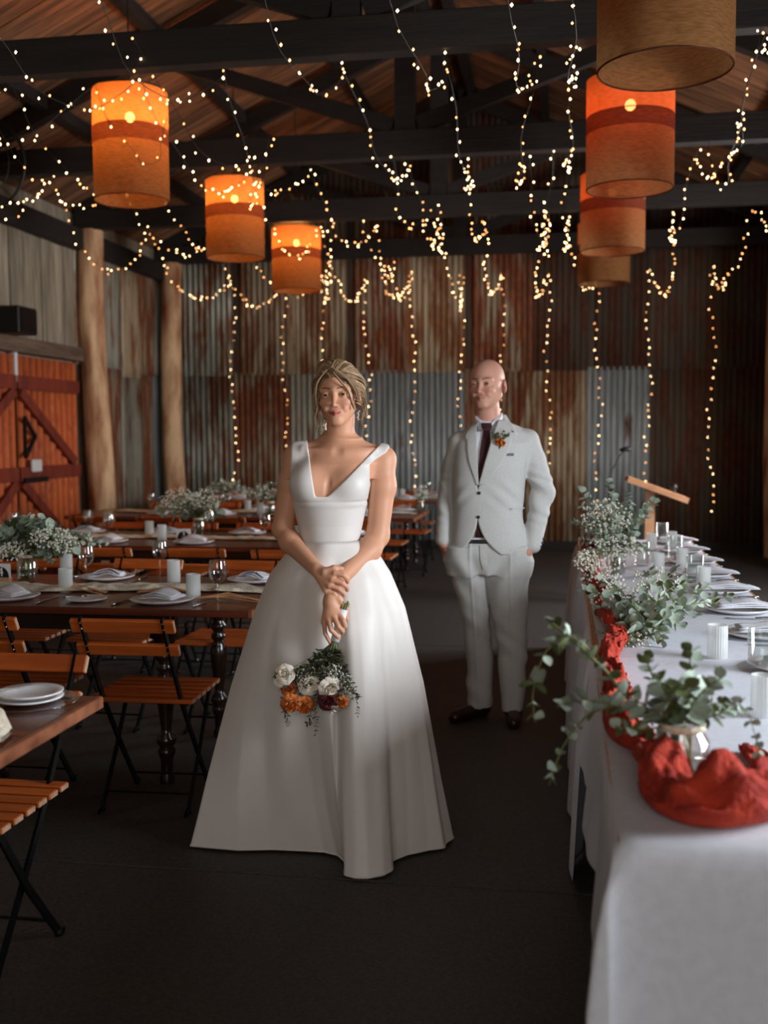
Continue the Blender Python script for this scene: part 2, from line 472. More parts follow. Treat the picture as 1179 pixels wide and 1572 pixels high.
def register(o):
    """cache the children of a prototype so that copies are quick"""
    ch = [x for x in COL.objects if x.parent == o]
    KIDS[o] = ch
    for c in ch: register(c)

def place(proto, loc, rz, label, group=None, first=[]):
    if proto.get('_used'):
        c = copy_tree(proto)
    else:
        c = proto; proto['_used'] = 1
    c.location = loc; c.rotation_euler = (0, 0, rz)
    c['label'] = label
    if group: c['group'] = group
    return c
rng = random.Random(4)

# ================================================================== the barn
WL, WR, WB, RIDGE = -5.08, 2.62, 13.72, -1.23
YF = -4.0
ST = dict(kind='structure')

def cam_struct(o, label):
    return tag(o, label=label, kind='structure')

# floor: a slab carrying concrete bays with saw-cut joints
fl = MB().box((WL - 0.2, YF, -0.2), (WR + 0.2, WB + 0.3, -0.03)).build('floor', M['concrete'], **ST)
fl['label'] = 'dark exposed aggregate concrete floor'
for (a, b) in ((YF, -0.6), (-0.6, 3.37), (3.37, 7.3), (7.3, WB + 0.1)):
    for (c, d) in ((WL - 0.1, -2.95), (-2.95, WR + 0.1)):
        MB().box((c + 0.004, a + 0.004, -0.05), (d - 0.004, b - 0.004, 0.0), ch=0.003).build('concrete_bay', M['concrete'], fl)

# corrugated sheets
def corr(w, h, amp=0.0125, pitch=0.076, seg=8, axis='x'):
    n = int(round(w / pitch * seg)); mb = MB(); vs = []; fs = []
    for k, z in enumerate((0, h)):
        for i in range(n + 1):
            x = w * i / n; d = amp * math.cos(2 * math.pi * x / pitch)
            vs.append((x, d, z) if axis == 'x' else (d, x, z))
    for i in range(n): fs.append((i, i + 1, n + 2 + i, n + 1 + i))
    return mb.add(vs, fs)

wb = MB().box((WL - 0.15, WB + 0.03, -0.03), (WR + 0.15, WB + 0.12, 5.8)).build('wall_back', M['darksheet'], **ST)
wb['label'] = 'back wall of mixed galvanised and rusty corrugated iron sheets'
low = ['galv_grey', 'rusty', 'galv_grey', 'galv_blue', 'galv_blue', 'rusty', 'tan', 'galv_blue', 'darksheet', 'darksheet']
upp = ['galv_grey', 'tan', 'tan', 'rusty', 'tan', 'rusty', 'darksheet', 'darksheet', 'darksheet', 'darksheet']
mesh_cache = {}
def sheet(parent, matn, x, y, z, w, h, axis='x', amp=0.0125):
    key = (matn, round(w, 2), round(h, 2), axis, amp)
    if key not in mesh_cache:
        o = corr(w, h, axis=axis, amp=amp).build('corrugated_sheet', M[matn], parent, smooth=True)
        mesh_cache[key] = o; solid(o, 0.0012); o.location = (x, y, z); return o
    p = mesh_cache[key]
    c = p.copy(); COL.objects.link(c); c.parent = parent; c.location = (x, y, z); return c
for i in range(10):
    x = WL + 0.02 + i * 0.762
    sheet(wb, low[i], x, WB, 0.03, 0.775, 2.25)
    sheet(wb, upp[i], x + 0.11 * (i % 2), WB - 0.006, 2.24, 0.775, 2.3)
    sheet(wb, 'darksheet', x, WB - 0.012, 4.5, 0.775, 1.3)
MB().box((WL, WB - 0.05, 0.0), (WR, WB - 0.012, 0.10)).build('base_strip', M['beam'], wb)  # dark strip along the foot of the back wall

# left wall
wl = MB().box((WL - 0.15, YF, -0.03), (WL - 0.03, WB + 0.1, 3.8)).build('wall_left', M['greyboard'], **ST)
wl['label'] = 'left wall of weathered boards and flat rusty sheets'
y = 5.0; i = 0
while y < 10.7:
    w = rng.uniform(0.2, 0.34)
    MB().box((0, 0, 0), (0.03 + 0.012 * (i % 2), min(w, 10.72 - y) - 0.012, 1.12), ch=0.004).build('wall_board', M['greyboard'], wl, loc=(WL - 0.03, y, 2.38))
    y += w; i += 1
def flat(y0, y1, z0, z1, m, d):
    mb = MB(); n = 8
    mb.grid(lambda u, v: (d + 0.004 * math.sin(u * 9 + y0 * 7) + 0.003 * math.sin(v * 7 + y0 * 3), (y1 - y0) * u, (z1 - z0) * v), n, n)
    o = mb.build('flat_sheet', M[m], wl, smooth=True, loc=(WL + 0.0, y0, z0)); solid(o, 0.0015)
for a in ((10.7, 11.5, 0.02, 2.28, 'tan', 0.0), (11.48, 11.88, 0.02, 2.26, 'rusty', 0.008), (11.86, 12.5, 0.02, 2.27, 'galv_grey', 0.014), (12.48, 12.86, 0.02, 2.25, 'rusty', 0.006), (12.84, 13.7, 0.02, 2.27, 'galv_blue', 0.002),
          (10.7, 11.9, 2.22, 3.5, 'galv_grey', 0.022), (11.88, 12.5, 2.14, 3.5, 'tan', 0.026), (12.48, 12.9, 2.2, 3.5, 'rusty', 0.02), (12.88, 13.7, 2.22, 3.5, 'galv_grey', 0.016)):
    flat(*a)
MB().box((WL - 0.02, 4.0, 2.24), (WL + 0.11, 10.86, 2.38), ch=0.006).build('door_lintel', M['lintelwood'], wl)
pl = MB().box((WL - 0.05, YF, 3.40), (WL + 0.13, WB, 3.61), ch=0.006).build('trim_1', M['beam'], **ST)
pl['label'] = 'dark timber wall plate along the top of the left wall'

# sliding doors on the left wall
def barn_door(n, y0, y1, label, side):
    d = empty('door_%d' % n, (WL + 0.03, y0, 0.02)); cam_struct(d, label)
    w = y1 - y0
    k = 0; yy = 0.0
    while yy < w - 0.05:
        ww = min(0.625, w - yy)
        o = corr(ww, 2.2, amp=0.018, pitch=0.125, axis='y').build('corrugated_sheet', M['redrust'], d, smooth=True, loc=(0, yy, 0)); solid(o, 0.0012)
        yy += ww
    for z in (0.06, 1.02, 1.88):
        MB().box((0.012, 0.0, z), (0.05, w, z + 0.13), ch=0.004).build('rail', M['redwood'], d)
    def br(p, q):
        MB().bar((0.034, p[0], p[1]), (0.034, q[0], q[1]), 0.10, 0.036, up=(1, 0, 0)).build('brace', M['redwood'], d)
    if side > 0:
        br((0.04, 1.86), (w - 0.12, 1.17)); br((0.04, 1.0), (w - 0.1, 0.22))
    else:
        br((w - 0.04, 1.86), (0.12, 1.17)); br((w - 0.04, 1.0), (0.1, 0.22))
    return d
d1 = barn_door(1, 9.37, 10.64, 'rusty red corrugated barn door with braces beside the log post', 1)
d2 = barn_door(2, 8.08, 9.33, 'rusty red corrugated barn door cut by the picture edge', -1)
barn_door(3, 6.8, 8.04, 'rusty red corrugated barn door nearer the entrance', 1)
MB().box((0.05, 0.02, 1.0), (0.075, 0.48, 1.05)).build('latch_bar', M['black'], d1)
MB().box((0.05, 0.16, 1.10), (0.085, 0.34, 1.22), ch=0.01).build('latch_box', M['whiteplastic'], d1)
mb = MB(); mb.bar((0.06, 0.06, 1.62), (0.06, 0.26, 1.44), 0.03, 0.03, up=(1, 0, 0)); mb.bar((0.06, 0.26, 1.44), (0.06, 0.06, 1.24), 0.03, 0.03, up=(1, 0, 0)); mb.bar((0.06, 0.06, 1.62), (0.06, 0.06, 1.24), 0.02, 0.03, up=(1, 0, 0))
mb.build('hasp', M['black'], d1)
MB().box((0.0, -0.03, 1.95), (0.03, 0.02, 2.22)).build('gap_daylight', M['whiteplastic'], d1)  # pale strip painted in for daylight showing between the door leaves

# log posts
def log_post(x, y, r, h, label, seed):
    rr = random.Random(seed); ph = rr.random() * 9
    mb = MB()
    def fn(u, v):
        a = 2 * math.pi * u; z = h * v
        nn = mnoise.noise(Vector((math.cos(a) * 1.2, math.sin(a) * 1.2, z * 0.9 + ph)))
        n2 = mnoise.noise(Vector((math.cos(a) * 4, math.sin(a) * 4, z * 2.2 + ph)))
        q = r * (1 + 0.13 * nn + 0.05 * n2) * (1.06 - 0.1 * v)
        return (q * math.cos(a) + 0.03 * math.sin(z * 1.1 + ph), q * math.sin(a) + 0.03 * math.cos(z * 0.8 + ph), z)
    mb.grid(fn, 28, 40, wrapu=True)
    o = mb.build('log_post', M['log'], smooth=True, loc=(x, y, 0.0)); cam_struct(o, label); return o
log_post(-4.90, 10.86, 0.135, 3.62, 'thick pale log post beside the rusty door', 1)
log_post(-4.88, 13.1, 0.13, 3.62, 'slimmer log post in the far left corner', 2)
log_post(-4.90, 8.5, 0.135, 3.62, 'log post just outside the left picture edge', 3)
for yy in (6.2, 8.5, 10.8, 13.1):
    log_post(2.45, yy, 0.13, 3.62, 'dark log post on the right wall under truss %s' % {6.2: 'one', 8.5: 'two', 10.8: 'three', 13.1: 'four'}[yy], int(yy * 10))

# right wall with its wide opening
wr = empty('wall_right', (0, 0, 0)); cam_struct(wr, 'dark right wall of corrugated iron with two wide openings')
for (y0, y1, z0, z1) in ((YF, -0.45, 0, 3.8), (5.4, 7.25, 0, 3.8), (9.75, WB + 0.1, 0, 3.8), (-0.45, 5.4, 0, 0.84), (-0.45, 5.4, 2.4, 3.8), (7.25, 9.75, 0, 0.98), (7.25, 9.75, 2.52, 3.8)):
    MB().box((WR + 0.02, y0, z0), (WR + 0.08, y1, z1)).build('wall_lining', M['darksheet'], wr)
for yy in np.arange(9.77, 13.6, 0.762):
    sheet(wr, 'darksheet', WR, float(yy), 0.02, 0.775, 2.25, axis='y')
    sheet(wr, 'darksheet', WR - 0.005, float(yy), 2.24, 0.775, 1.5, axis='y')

# roof
SL = 0.478
def roofz(x): return 3.83 + (3.85 - abs(x - RIDGE)) * SL
ce = empty('ceiling', (0, 0, 0)); cam_struct(ce, 'pitched roof lined with weathered boards')
for s in (-1, 1):
    xe = RIDGE + s * 4.1; ze = 3.83 - 0.25 * SL
    mb = MB(); t = 0.05
    vs = [(xe, YF, ze + 0.05), (RIDGE, YF, roofz(RIDGE) + 0.05), (RIDGE, WB + 0.2, roofz(RIDGE) + 0.05), (xe, WB + 0.2, ze + 0.05)]
    vs += [(a, b, c + t) for a, b, c in vs]
    mb.add(vs, [(0, 1, 2, 3), (7, 6, 5, 4), (0, 4, 5, 1), (1, 5, 6, 2), (2, 6, 7, 3), (3, 7, 4, 0)])
    mb.build('roof_skin', M['darksheet'], ce)
    ln = math.hypot(4.0, 4.0 * SL); ang = math.atan(SL)
    proto = None
    for k in range(45):
        yy = 5.05 + k * 0.192
        if proto is None:
            proto = MB().box((0, 0, 0), (ln, 0.184, 0.022), ch=0.003).build('roof_board', M['roofboard'], ce)
            o = proto
        else: o = inst(proto, 'roof_board', ce)
        o.location = (RIDGE + s * 3.98, yy, roofz(RIDGE + s * 3.98) + 0.012 + 0.004 * (k % 3))
        o.rotation_euler = (0, -ang, 0) if s < 0 else (0, math.pi + ang, 0)
        if s > 0: o.location.y += 0.184; o.rotation_euler = (math.pi, -(math.pi - ang) , 0); o.rotation_euler = Euler((0, 0, math.pi)).to_matrix().to_euler(); o.rotation_euler = (Matrix.Rotation(math.pi, 3, 'Z') @ Matrix.Rotation(-ang, 3, 'Y')).to_euler()
    for dx in (3.0, 2.0, 1.0, 0.12):
        x = RIDGE + s * dx
        MB().box((x - 0.045, 4.0, roofz(x) - 0.1), (x + 0.045, WB, roofz(x) - 0.003)).build('purlin', M['beam'], ce)

def truss(y, label):
    t = empty('roof_truss', (0, y, 0)); cam_struct(t, label)
    MB().box((WL + 0.02, -0.06, 3.61), (WR - 0.02, 0.06, 3.82), ch=0.006).build('tie_beam', M['beam'], t)
    MB().box((RIDGE - 0.08, -0.05, 3.82), (RIDGE + 0.08, 0.05, roofz(RIDGE) - 0.14)).build('king_post', M['beam'], t)
    for s in (-1, 1):
        MB().bar((RIDGE + s * 3.8, 0, 3.78), (RIDGE + s * 0.03, 0, roofz(RIDGE) - 0.2), 0.10, 0.15).build('rafter', M['beam'], t)
        MB().bar((RIDGE + s * 0.1, 0, 3.86), (RIDGE + s * 1.95, 0, roofz(RIDGE + s * 1.95) - 0.26), 0.08, 0.12).build('strut', M['beam'], t)
for yy, w in ((3.9, 'nearest'), (6.2, 'second'), (8.5, 'third'), (10.8, 'fourth'), (13.1, 'hindmost')):
    truss(yy, w + ' dark timber roof truss with tie beam king post and struts')

# ================================================================== pendant lamps
def lamp(x, y, z0, z1, power, tint, label, ztop):
    t = empty('pendant_lamp', (x, y, z0)); tag(t, label, 'lamp', 'burlap drum pendant lamps')
    h = z1 - z0; r = 0.25; b0, b1 = h * 0.50, h * 0.645
    def ring(a, b, m, n=40):
        mb = MB(); k = max(2, int((b - a) / 0.04))
        mb.grid(lambda u, v: ((r + 0.004 * math.sin(u * 40)) * math.cos(2 * math.pi * u), (r + 0.004 * math.sin(u * 40)) * math.sin(2 * math.pi * u), a + (b - a) * v), n, k, wrapu=True)
        return mb
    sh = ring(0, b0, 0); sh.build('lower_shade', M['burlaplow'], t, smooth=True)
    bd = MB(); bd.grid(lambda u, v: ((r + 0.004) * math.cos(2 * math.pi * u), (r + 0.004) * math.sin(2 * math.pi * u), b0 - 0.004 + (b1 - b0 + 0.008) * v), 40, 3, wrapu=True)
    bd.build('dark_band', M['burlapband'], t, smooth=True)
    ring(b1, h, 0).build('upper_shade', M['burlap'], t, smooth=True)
    MB().tube([((r) * math.cos(2 * math.pi * k / 40), r * math.sin(2 * math.pi * k / 40), 0.0) for k in range(41)], 0.004, 5).build('hoop', M['burlapband'], t)
    mb = MB(); mb.tube([((r) * math.cos(2 * math.pi * k / 40), r * math.sin(2 * math.pi * k / 40), h) for k in range(41)], 0.005, 5)
    mb.build('hoop', M['blackmetal'], t)
    for a in (0, math.pi / 2): MB().bar((r * math.cos(a), r * math.sin(a), h), (-r * math.cos(a), -r * math.sin(a), h), 0.006, 0.006).build('spoke', M['blackmetal'], t)
    MB().tube([(0, 0, h * 0.8 + 0.02), (0, 0, h * 0.8 + 0.09)], 0.02, 8).build('lamp_holder', M['black'], t)
    MB().tube([(0, 0, h * 0.8 + 0.08), (0, 0, ztop - z0)], 0.005, 5).build('cord', M['wire'], t)
    MB().ball((0, 0, h * 0.8 - 0.02), 0.033, n=12, m=8).build('bulb', M['lampbulb'] if x < 0 else M['redbulb'], t, smooth=True)
    l = bpy.data.lights.new('bulb_light', 'POINT'); l.energy = power; l.color = tint; l.shadow_soft_size = 0.04
    o = bpy.data.objects.new('bulb_light', l); COL.objects.link(o); o.parent = t; o.location = (0, 0, h * 0.8 - 0.07)
WARM = (1.0, 0.36, 0.08)
for (x, y, z0, z1, p, lab) in (
    (-2.90, 7.05, 3.05, 3.77, 28, 'large glowing burlap lamp, nearest of the row above the guest tables'),
    (-2.83, 9.17, 3.00, 3.66, 22, 'glowing burlap lamp, middle of the row above the guest tables'),
    (-2.74, 11.0, 2.95, 3.59, 22, 'small glowing burlap lamp at the far end of the row above the guest tables'),
    (0.37, 4.3, 2.83, 3.5, 0.5, 'brown burlap lamp cut off by the top of the picture'),
    (0.375, 6.6, 2.89, 3.52, 9, 'red lit burlap lamp with a bright bulb right of the groom'),
    (0.375, 8.87, 2.90, 3.5, 6, 'red lit burlap lamp partly hidden under a larger one'),
    (0.38, 10.9, 2.92, 3.5, 0.8, 'dim burlap lamp at the end of the row above the head table')):
    lamp(x, y, z0, z1, p, WARM if x < 0 else (1.0, 0.11, 0.03), lab, roofz(x) - 0.02)

# ================================================================== bistro chairs
def make_chair():
    t = empty('bistro_chair'); tag(t, 'x', 'chair')
    zt = 0.80
    def up(s):   # flat black upright from back top down to the front foot
        mb = MB(); x = s * 0.155
        pts = [(x, -0.37, zt), (x, -0.26, 0.60), (x, -0.155, 0.43), (x, 0.02, 0.2), (x, 0.165, 0.018), (x, 0.20, 0.008)]
        for a, b in zip(pts[:-1], pts[1:]): mb.bar(a, b, 0.007, 0.026 if b[2] > 0.01 else 0.014, up=(1, 0, 0)) if False else mb.bar(a, b, 0.009, 0.024)
        mb.ball((x, 0.165, 0.014), 0.014, n=6, m=4)
        return mb
    def leg(s):
        mb = MB(); x = s * 0.172
        pts = [(x, 0.15, 0.43), (x, 0.0, 0.215), (x, -0.165, 0.018), (x, -0.20, 0.008)]
        for a, b in zip(pts[:-1], pts[1:]): mb.bar(a, b, 0.009, 0.024 if b[2] > 0.01 else 0.014)
        mb.ball((x, -0.165, 0.014), 0.014, n=6, m=4)
        return mb
    for s in (-1, 1):
        up(s).build('back_upright', M['blackmetal'], t, kind='stuff')
        leg(s).build('leg', M['blackmetal'], t, kind='stuff')
        MB().bar((s * 0.165, -0.17, 0.43), (s * 0.165, 0.17, 0.435), 0.01, 0.018).build('seat_rail', M['blackmetal'], t)
    MB().tube([(-0.155, 0.12, 0.07), (0.155, 0.12, 0.07)], 0.005, 6).build('stretcher', M['blackmetal'], t)
    MB().tube([(-0.172, -0.12, 0.07), (0.172, -0.12, 0.07)], 0.005, 6).build('stretcher', M['blackmetal'], t)
    for k in range(6):
        y = -0.165 + k * 0.066
        mb = MB(); w = 0.205
        mb.box((-w, y - 0.024, 0.440), (w, y + 0.024, 0.458), ch=0.003)
        mb.cur = 1
        for s in (-1, 1): mb.box((s * w - 0.0008, y - 0.022, 0.442), (s * w + 0.0008, y + 0.022, 0.456))
        mb.build('seat_slat', [M['chairwood'], M['slatend']], t)
    for (z, yy, hh) in ((0.768, -0.352, 0.056), (0.672, -0.300, 0.05)):
        mb = MB(); w = 0.195
        Rm = Matrix.Rotation(-0.47, 3, 'X')
        mb.box((-w, yy - 0.009, z - hh / 2), (w, yy + 0.009, z + hh / 2), rot=Matrix.Rotation(0.49, 3, 'X'), c=(0, yy, z), ch=0.003)
        mb.cur = 1
        for s in (-1, 1): mb.box((s * w - 0.0008, yy - 0.008, z - hh / 2 + .003), (s * w + 0.0008, yy + 0.008, z + hh / 2 - .003), rot=Matrix.Rotation(0.49, 3, 'X'), c=(0, yy, z))
        mb.build('back_slat', [M['chairwood'], M['slatend']], t)
        mb = MB()
        for s in (-1, 1):
            for dz in (-0.012, 0.012): mb.ball((s * 0.155, yy - 0.014 - 0.49 * dz, z + dz), 0.0045, n=6, m=4)
        mb.build('screw_heads', M['steel'], t, kind='stuff')
    return t

USED = set()
def place(proto, loc, rz, label, group=None):
    if proto.name in USED: c = copy_tree(proto)
    else: c = proto; USED.add(proto.name)
    c.location = loc; c.rotation_euler = (0, 0, rz); c['label'] = label
    if group: c['group'] = group
    return c

chair = make_chair(); register(chair)
ORD = ['first', 'second', 'third', 'fourth', 'fifth', 'sixth', 'seventh', 'eighth']
ROWY = [1.72, 4.10, 6.47, 8.85, 11.15]
ROWN = ['table cut by the picture corner', 'table number four', 'table number three', 'fourth guest table', 'rearmost guest table']
place(chair, (-1.62, 2.68, 0), math.pi, 'slatted bistro chair cut by the picture edge, tucked under the nearest table corner', 'bistro chairs')
for ri in range(1, 5):
    y0 = ROWY[ri]
    xs = [-1.61, -2.17, -2.73, -3.29, -3.85][:{1: 2, 2: 4, 3: 5, 4: 5}[ri]]
    for k, x in enumerate(xs):
        j = rng.uniform(-0.03, 0.03)
        place(chair, (x + j, y0 - 0.09 + rng.uniform(-0.02, 0.02), 0), rng.uniform(-0.05, 0.05), 'folding bistro chair on the camera side of %s, %s from the aisle' % (ROWN[ri], ORD[k]), 'bistro chairs')
    for k, x in enumerate(xs if ri > 1 else xs + [-2.73]):
        place(chair, (x - 0.05 + rng.uniform(-0.03, 0.03), y0 + 1.03, 0), math.pi + rng.uniform(-0.05, 0.05), 'folding bistro chair on the wall side of %s, %s from the aisle' % (ROWN[ri], ORD[k]), 'bistro chairs')
place(chair, (1.02, 6.3, 0), math.pi / 2 + 0.1, 'wooden bistro chair behind the white head table, its slats just showing', 'bistro chairs')
place(chair, (1.02, 5.45, 0), math.pi / 2 + 0.05, 'bistro chair behind the head table at the picture edge', 'bistro chairs')

# ================================================================== guest tables
def turned_leg():
    P = [(0.03, 0), (0.032, 0.02), (0.024, 0.04), (0.026, 0.10), (0.036, 0.125), (0.038, 0.14), (0.028, 0.155), (0.042, 0.175), (0.040, 0.195), (0.024, 0.215), (0.022, 0.235),
         (0.034, 0.33), (0.041, 0.40), (0.038, 0.45), (0.024, 0.47), (0.036, 0.485), (0.036, 0.50), (0.024, 0.515), (0.040, 0.535), (0.040, 0.55), (0.026, 0.565), (0.030, 0.58), (0.044, 0.60), (0.046, 0.66)]
    mb = MB().lathe(P, n=16)
    mb.box((-0.045, -0.045, 0.62), (0.045, 0.045, 0.73))
    return mb
leg_proto = None
def guest_table(y0, x1, w, d, label):
    global leg_proto
    t = empty('guest_table', (x1 - w / 2, y0 + d / 2, 0)); tag(t, label, 'table', 'long guest tables')
    hw, hd = w / 2, d / 2
    n = 5
    for k in range(n):
        a = -hd + d * k / n
        MB().box((-hw, a + 0.001, 0.73), (hw, a + d / n - 0.001, 0.76), ch=0.002).build('tabletop_board', M['tablewood'], t)
    MB().box((hw - 0.001, -hd, 0.728), (hw + 0.022, hd, 0.761), ch=0.004).build('end_board', M['tableedge'], t)
    MB().box((-hw + 0.35, -hd + 0.06, 0.655), (hw - 0.35, -hd + 0.085, 0.728)).build('apron', M['turned'], t)
    MB().box((-hw + 0.35, hd - 0.085, 0.655), (hw - 0.35, hd - 0.06, 0.728)).build('apron', M['turned'], t)
    for sx in (-1, 1):
        MB().box((sx * (hw - 0.38) - 0.012, -hd + 0.08, 0.655), (sx * (hw - 0.38) + 0.012, hd - 0.08, 0.728)).build('apron', M['turned'], t)
        for sy in (-1, 1):
            if leg_proto is None: leg_proto = turned_leg().build('leg', M['turned'], t, smooth=True, kind='stuff'); o = leg_proto
            else: o = inst(leg_proto, 'leg', t); o['kind'] = 'stuff'
            o.location = (sx * (hw - 0.40), sy * (hd - 0.13), 0)
    return t
for ri in range(5):
    lab = ['dark red-brown table whose worn corner juts in beside the nearest chair', 'dark wooden table with turned legs carrying the number four card',
           'dark wooden table carrying the number three card', 'fourth long wooden table set before the log post', 'long wooden table at the rear against the corrugated wall'][ri]
    guest_table(ROWY[ri], -1.24, 3.1, 0.97, lab)

# ================================================================== tableware
def plate(r=0.135, h=0.02):
    P = [(0.0, 0.004), (r * 0.62, 0.004), (r * 0.72, 0.009), (r * 0.98, h), (r, h - 0.001), (r * 0.99, h - 0.004), (r * 0.72, 0.003), (r * 0.6, 0.0), (0.0, 0.0)]
    return MB().lathe([(max(a, 0.0004), b) for a, b in P], n=36)
def named(mb, name, mat, label, cat, group=None, smooth=True):
    o = mb.build(name, mat, smooth=smooth); tag(o, label, cat, group); return o
dinner = named(plate(0.135), 'dinner_plate', M['china'], 'x', 'plate')
side = named(plate(0.088, 0.014), 'side_plate', M['china'], 'x', 'plate')
def napkin_mesh(w, d, fold, seed):
    rr = random.Random(seed); mb = MB()
    for L in range(3):
        ox, oy = rr.uniform(-0.006, 0.006), rr.uniform(-0.006, 0.006); an = rr.uniform(-0.12, 0.12)
        def fn(u, v, L=L, ox=ox, oy=oy, an=an):
            x = (u - 0.5) * w * (1 - 0.06 * L); y = (v - 0.5) * d * (1 - 0.1 * L)
            z = 0.004 + 0.005 * L + fold * math.exp(-((u - 0.5) * 3.2) ** 2) * (0.5 + 0.5 * v) * (0.6 + 0.4 * L) + 0.004 * math.sin(u * 11 + L + seed) * v
            return (x * math.cos(an) - y * math.sin(an) + ox, x * math.sin(an) + y * math.cos(an) + oy, z)
        mb.grid(fn, 12, 7)
    return mb
nap = named(napkin_mesh(0.17, 0.11, 0.022, 3), 'napkin', M['napkin'], 'x', 'napkin'); solid(nap, 0.002)
nap2 = named(napkin_mesh(0.26, 0.10, 0.012, 5), 'napkin', M['napkin'], 'x', 'napkin'); solid(nap2, 0.002)
def wine_glass():
    t = empty('wine_glass'); tag(t, 'x', 'glass')
    B = [(0.006, 0.082), (0.018, 0.088), (0.03, 0.1), (0.037, 0.118), (0.0385, 0.135), (0.036, 0.158), (0.0335, 0.178), (0.0325, 0.180), (0.0325, 0.177), (0.035, 0.155), (0.0372, 0.135), (0.0357, 0.119), (0.029, 0.102), (0.017, 0.09)]
    MB().lathe(B, n=24).build('bowl', M['glass'], t, smooth=True)
    MB().lathe([(0.0045, 0.004), (0.0036, 0.02), (0.0036, 0.07), (0.0062, 0.083)], n=10).build('stem', M['glass'], t, smooth=True)
    MB().lathe([(0.033, 0.0), (0.033, 0.0015), (0.012, 0.004), (0.004, 0.007)], n=24).build('foot', M['glass'], t, smooth=True)
    return t
wg = wine_glass(); register(wg)
def tumbler():
    n = 48; mb = MB()
    def fn(u, v):
        a = 2 * math.pi * u; r = 0.0305 + 0.0009 * math.cos(24 * a) * (1 if 0.06 < v < 0.86 else 0.2)
        return (r * math.cos(a), r * math.sin(a), 0.105 * v)
    mb.grid(fn, n * 2, 8, wrapu=True)
    mb.lathe([(0.0305, 0.105), (0.029, 0.1055), (0.0275, 0.100), (0.0275, 0.012), (0.001, 0.010)], n=32)
    mb.lathe([(0.0305, 0.0), (0.001, 0.0)], n=32)
    return mb
tum = named(tumbler(), 'ribbed_tumbler', M['frost'], 'x', 'glass')
def knife():
    t = empty('knife'); tag(t, 'x', 'knife')
    mb = MB(); mb.add([(0, -.004, 0), (0.105, -.004, 0), (0.118, 0.003, 0), (0.10, 0.008, 0), (0, 0.007, 0), (0, -.004, .002), (0.105, -.004, .002), (0.118, 0.003, .001), (0.10, 0.008, .001), (0, 0.007, .002)],
        [(4, 3, 2, 1, 0), (5, 6, 7, 8, 9), (0, 1, 6, 5), (1, 2, 7, 6), (2, 3, 8, 7), (3, 4, 9, 8), (4, 0, 5, 9)])
    mb.build('blade', M['steel'], t)
    MB().tube([(0.002, 0.001, 0.003), (-0.03, 0.001, 0.004), (-0.08, 0.001, 0.004), (-0.1, 0.001, 0.003)], [0.0035, 0.005, 0.0058, 0.004], 8).build('handle', M['steel'], t, smooth=True)
    return t
kn = knife(); register(kn)
def fork():
    t = empty('fork'); tag(t, 'x', 'fork')
    mb = MB()
    mb.tube([(-0.1, 0, 0.003), (-0.05, 0, 0.004), (0.0, 0, 0.003), (0.03, 0, 0.003)], [0.005, 0.0055, 0.003, 0.003], 8)
    mb.build('handle', M['steel'], t, smooth=True)
    mb = MB(); mb.box((0.028, -0.010, 0.002), (0.05, 0.010, 0.004), ch=0.0008)
    for k in range(4): mb.box((0.05, -0.0095 + k * 0.0053, 0.002), (0.09, -0.0095 + k * 0.0053 + 0.003, 0.0035))
    mb.build('tines', M['steel'], t, kind='stuff')
    return t
fk = fork(); register(fk)
for _p in (dinner, side, nap, nap2, tum): KIDS[_p] = []
TZ = 0.7605
def setting(x, y, far, where, detail=True):
    s = -1 if far else 1; rz = math.pi if far else 0
    place(dinner, (x, y, TZ), 0, 'white dinner plate, %s' % where, 'dinner plates')
    place(nap, (x, y, TZ + 0.016), rz + rng.uniform(-0.3, 0.3), 'folded white napkin on plate, %s' % where, 'napkins on plates')
    if detail:
        place(kn, (x + 0.19 * s, y - 0.01 * s, TZ + 0.001), math.pi / 2 + rng.uniform(-0.2, 0.2) + rz, 'steel knife beside plate, %s' % where, 'knives')
        place(fk, (x - 0.165 * s, y - 0.01 * s, TZ + 0.001), math.pi / 2 + rng.uniform(-0.15, 0.15) + rz, 'steel fork beside plate, %s' % where, 'forks')
SHORT = ['corner table', 'table four', 'table three', 'fourth guest table', 'rear guest table']
nx = [-1.66, -2.36, -2.95, -3.5]; fx = [-1.45, -2.2, -2.8, -3.4]
for ri in (1, 2, 3, 4):
    y0 = ROWY[ri]
    for k in range(2 if ri == 1 else 4):
        setting(nx[k], y0 + 0.17, False, '%s camera side place on %s' % (ORD[k], SHORT[ri]), ri == 1)
        setting(fx[k], y0 + 0.83, True, '%s wall side place on %s' % (ORD[k], SHORT[ri]), ri == 1)
place(side, (-2.0, 4.27, TZ), 0, 'small white side plate with a butter knife between two places on table four', 'side plates')
place(kn, (-2.0, 4.27, TZ + 0.017), 0.5, 'butter knife resting on the small side plate on table four', 'knives')
place(side, (-1.18 - 0.18, 4.92, TZ), 0, 'small white side plate near the aisle end of table four', 'side plates')
# nearest table corner
place(side, (-1.385, 2.60, TZ + 0.004), 0, 'white side plate on the nearest table corner', 'side plates')
place(side, (-1.385, 2.60, TZ + 0.018), 0, 'upper white side plate stacked on the nearest table corner', 'side plates')
ch = named(MB().lathe([(0.001, 0.004), (0.1, 0.004), (0.125, 0.007), (0.13, 0.007), (0.125, 0.003), (0.1, 0.0), (0.001, 0.0)], n=40), 'glass_charger', M['glass'], 'clear glass charger under the plates on the nearest table corner', 'plate')
ch.location = (-1.385, 2.60, TZ - 0.0005)
place(kn, (-1.47, 2.56, TZ + 0.036), 0.9, 'knife laid over the white side plate on the nearest table corner', 'knives')
place(fk, (-1.60, 2.52, TZ + 0.001), 1.2, 'fork beside the glass charger on the nearest table', 'forks')
place(wg, (-1.78, 2.40, TZ), 0, 'wine glass on the nearest table just outside the picture', 'wine glasses')
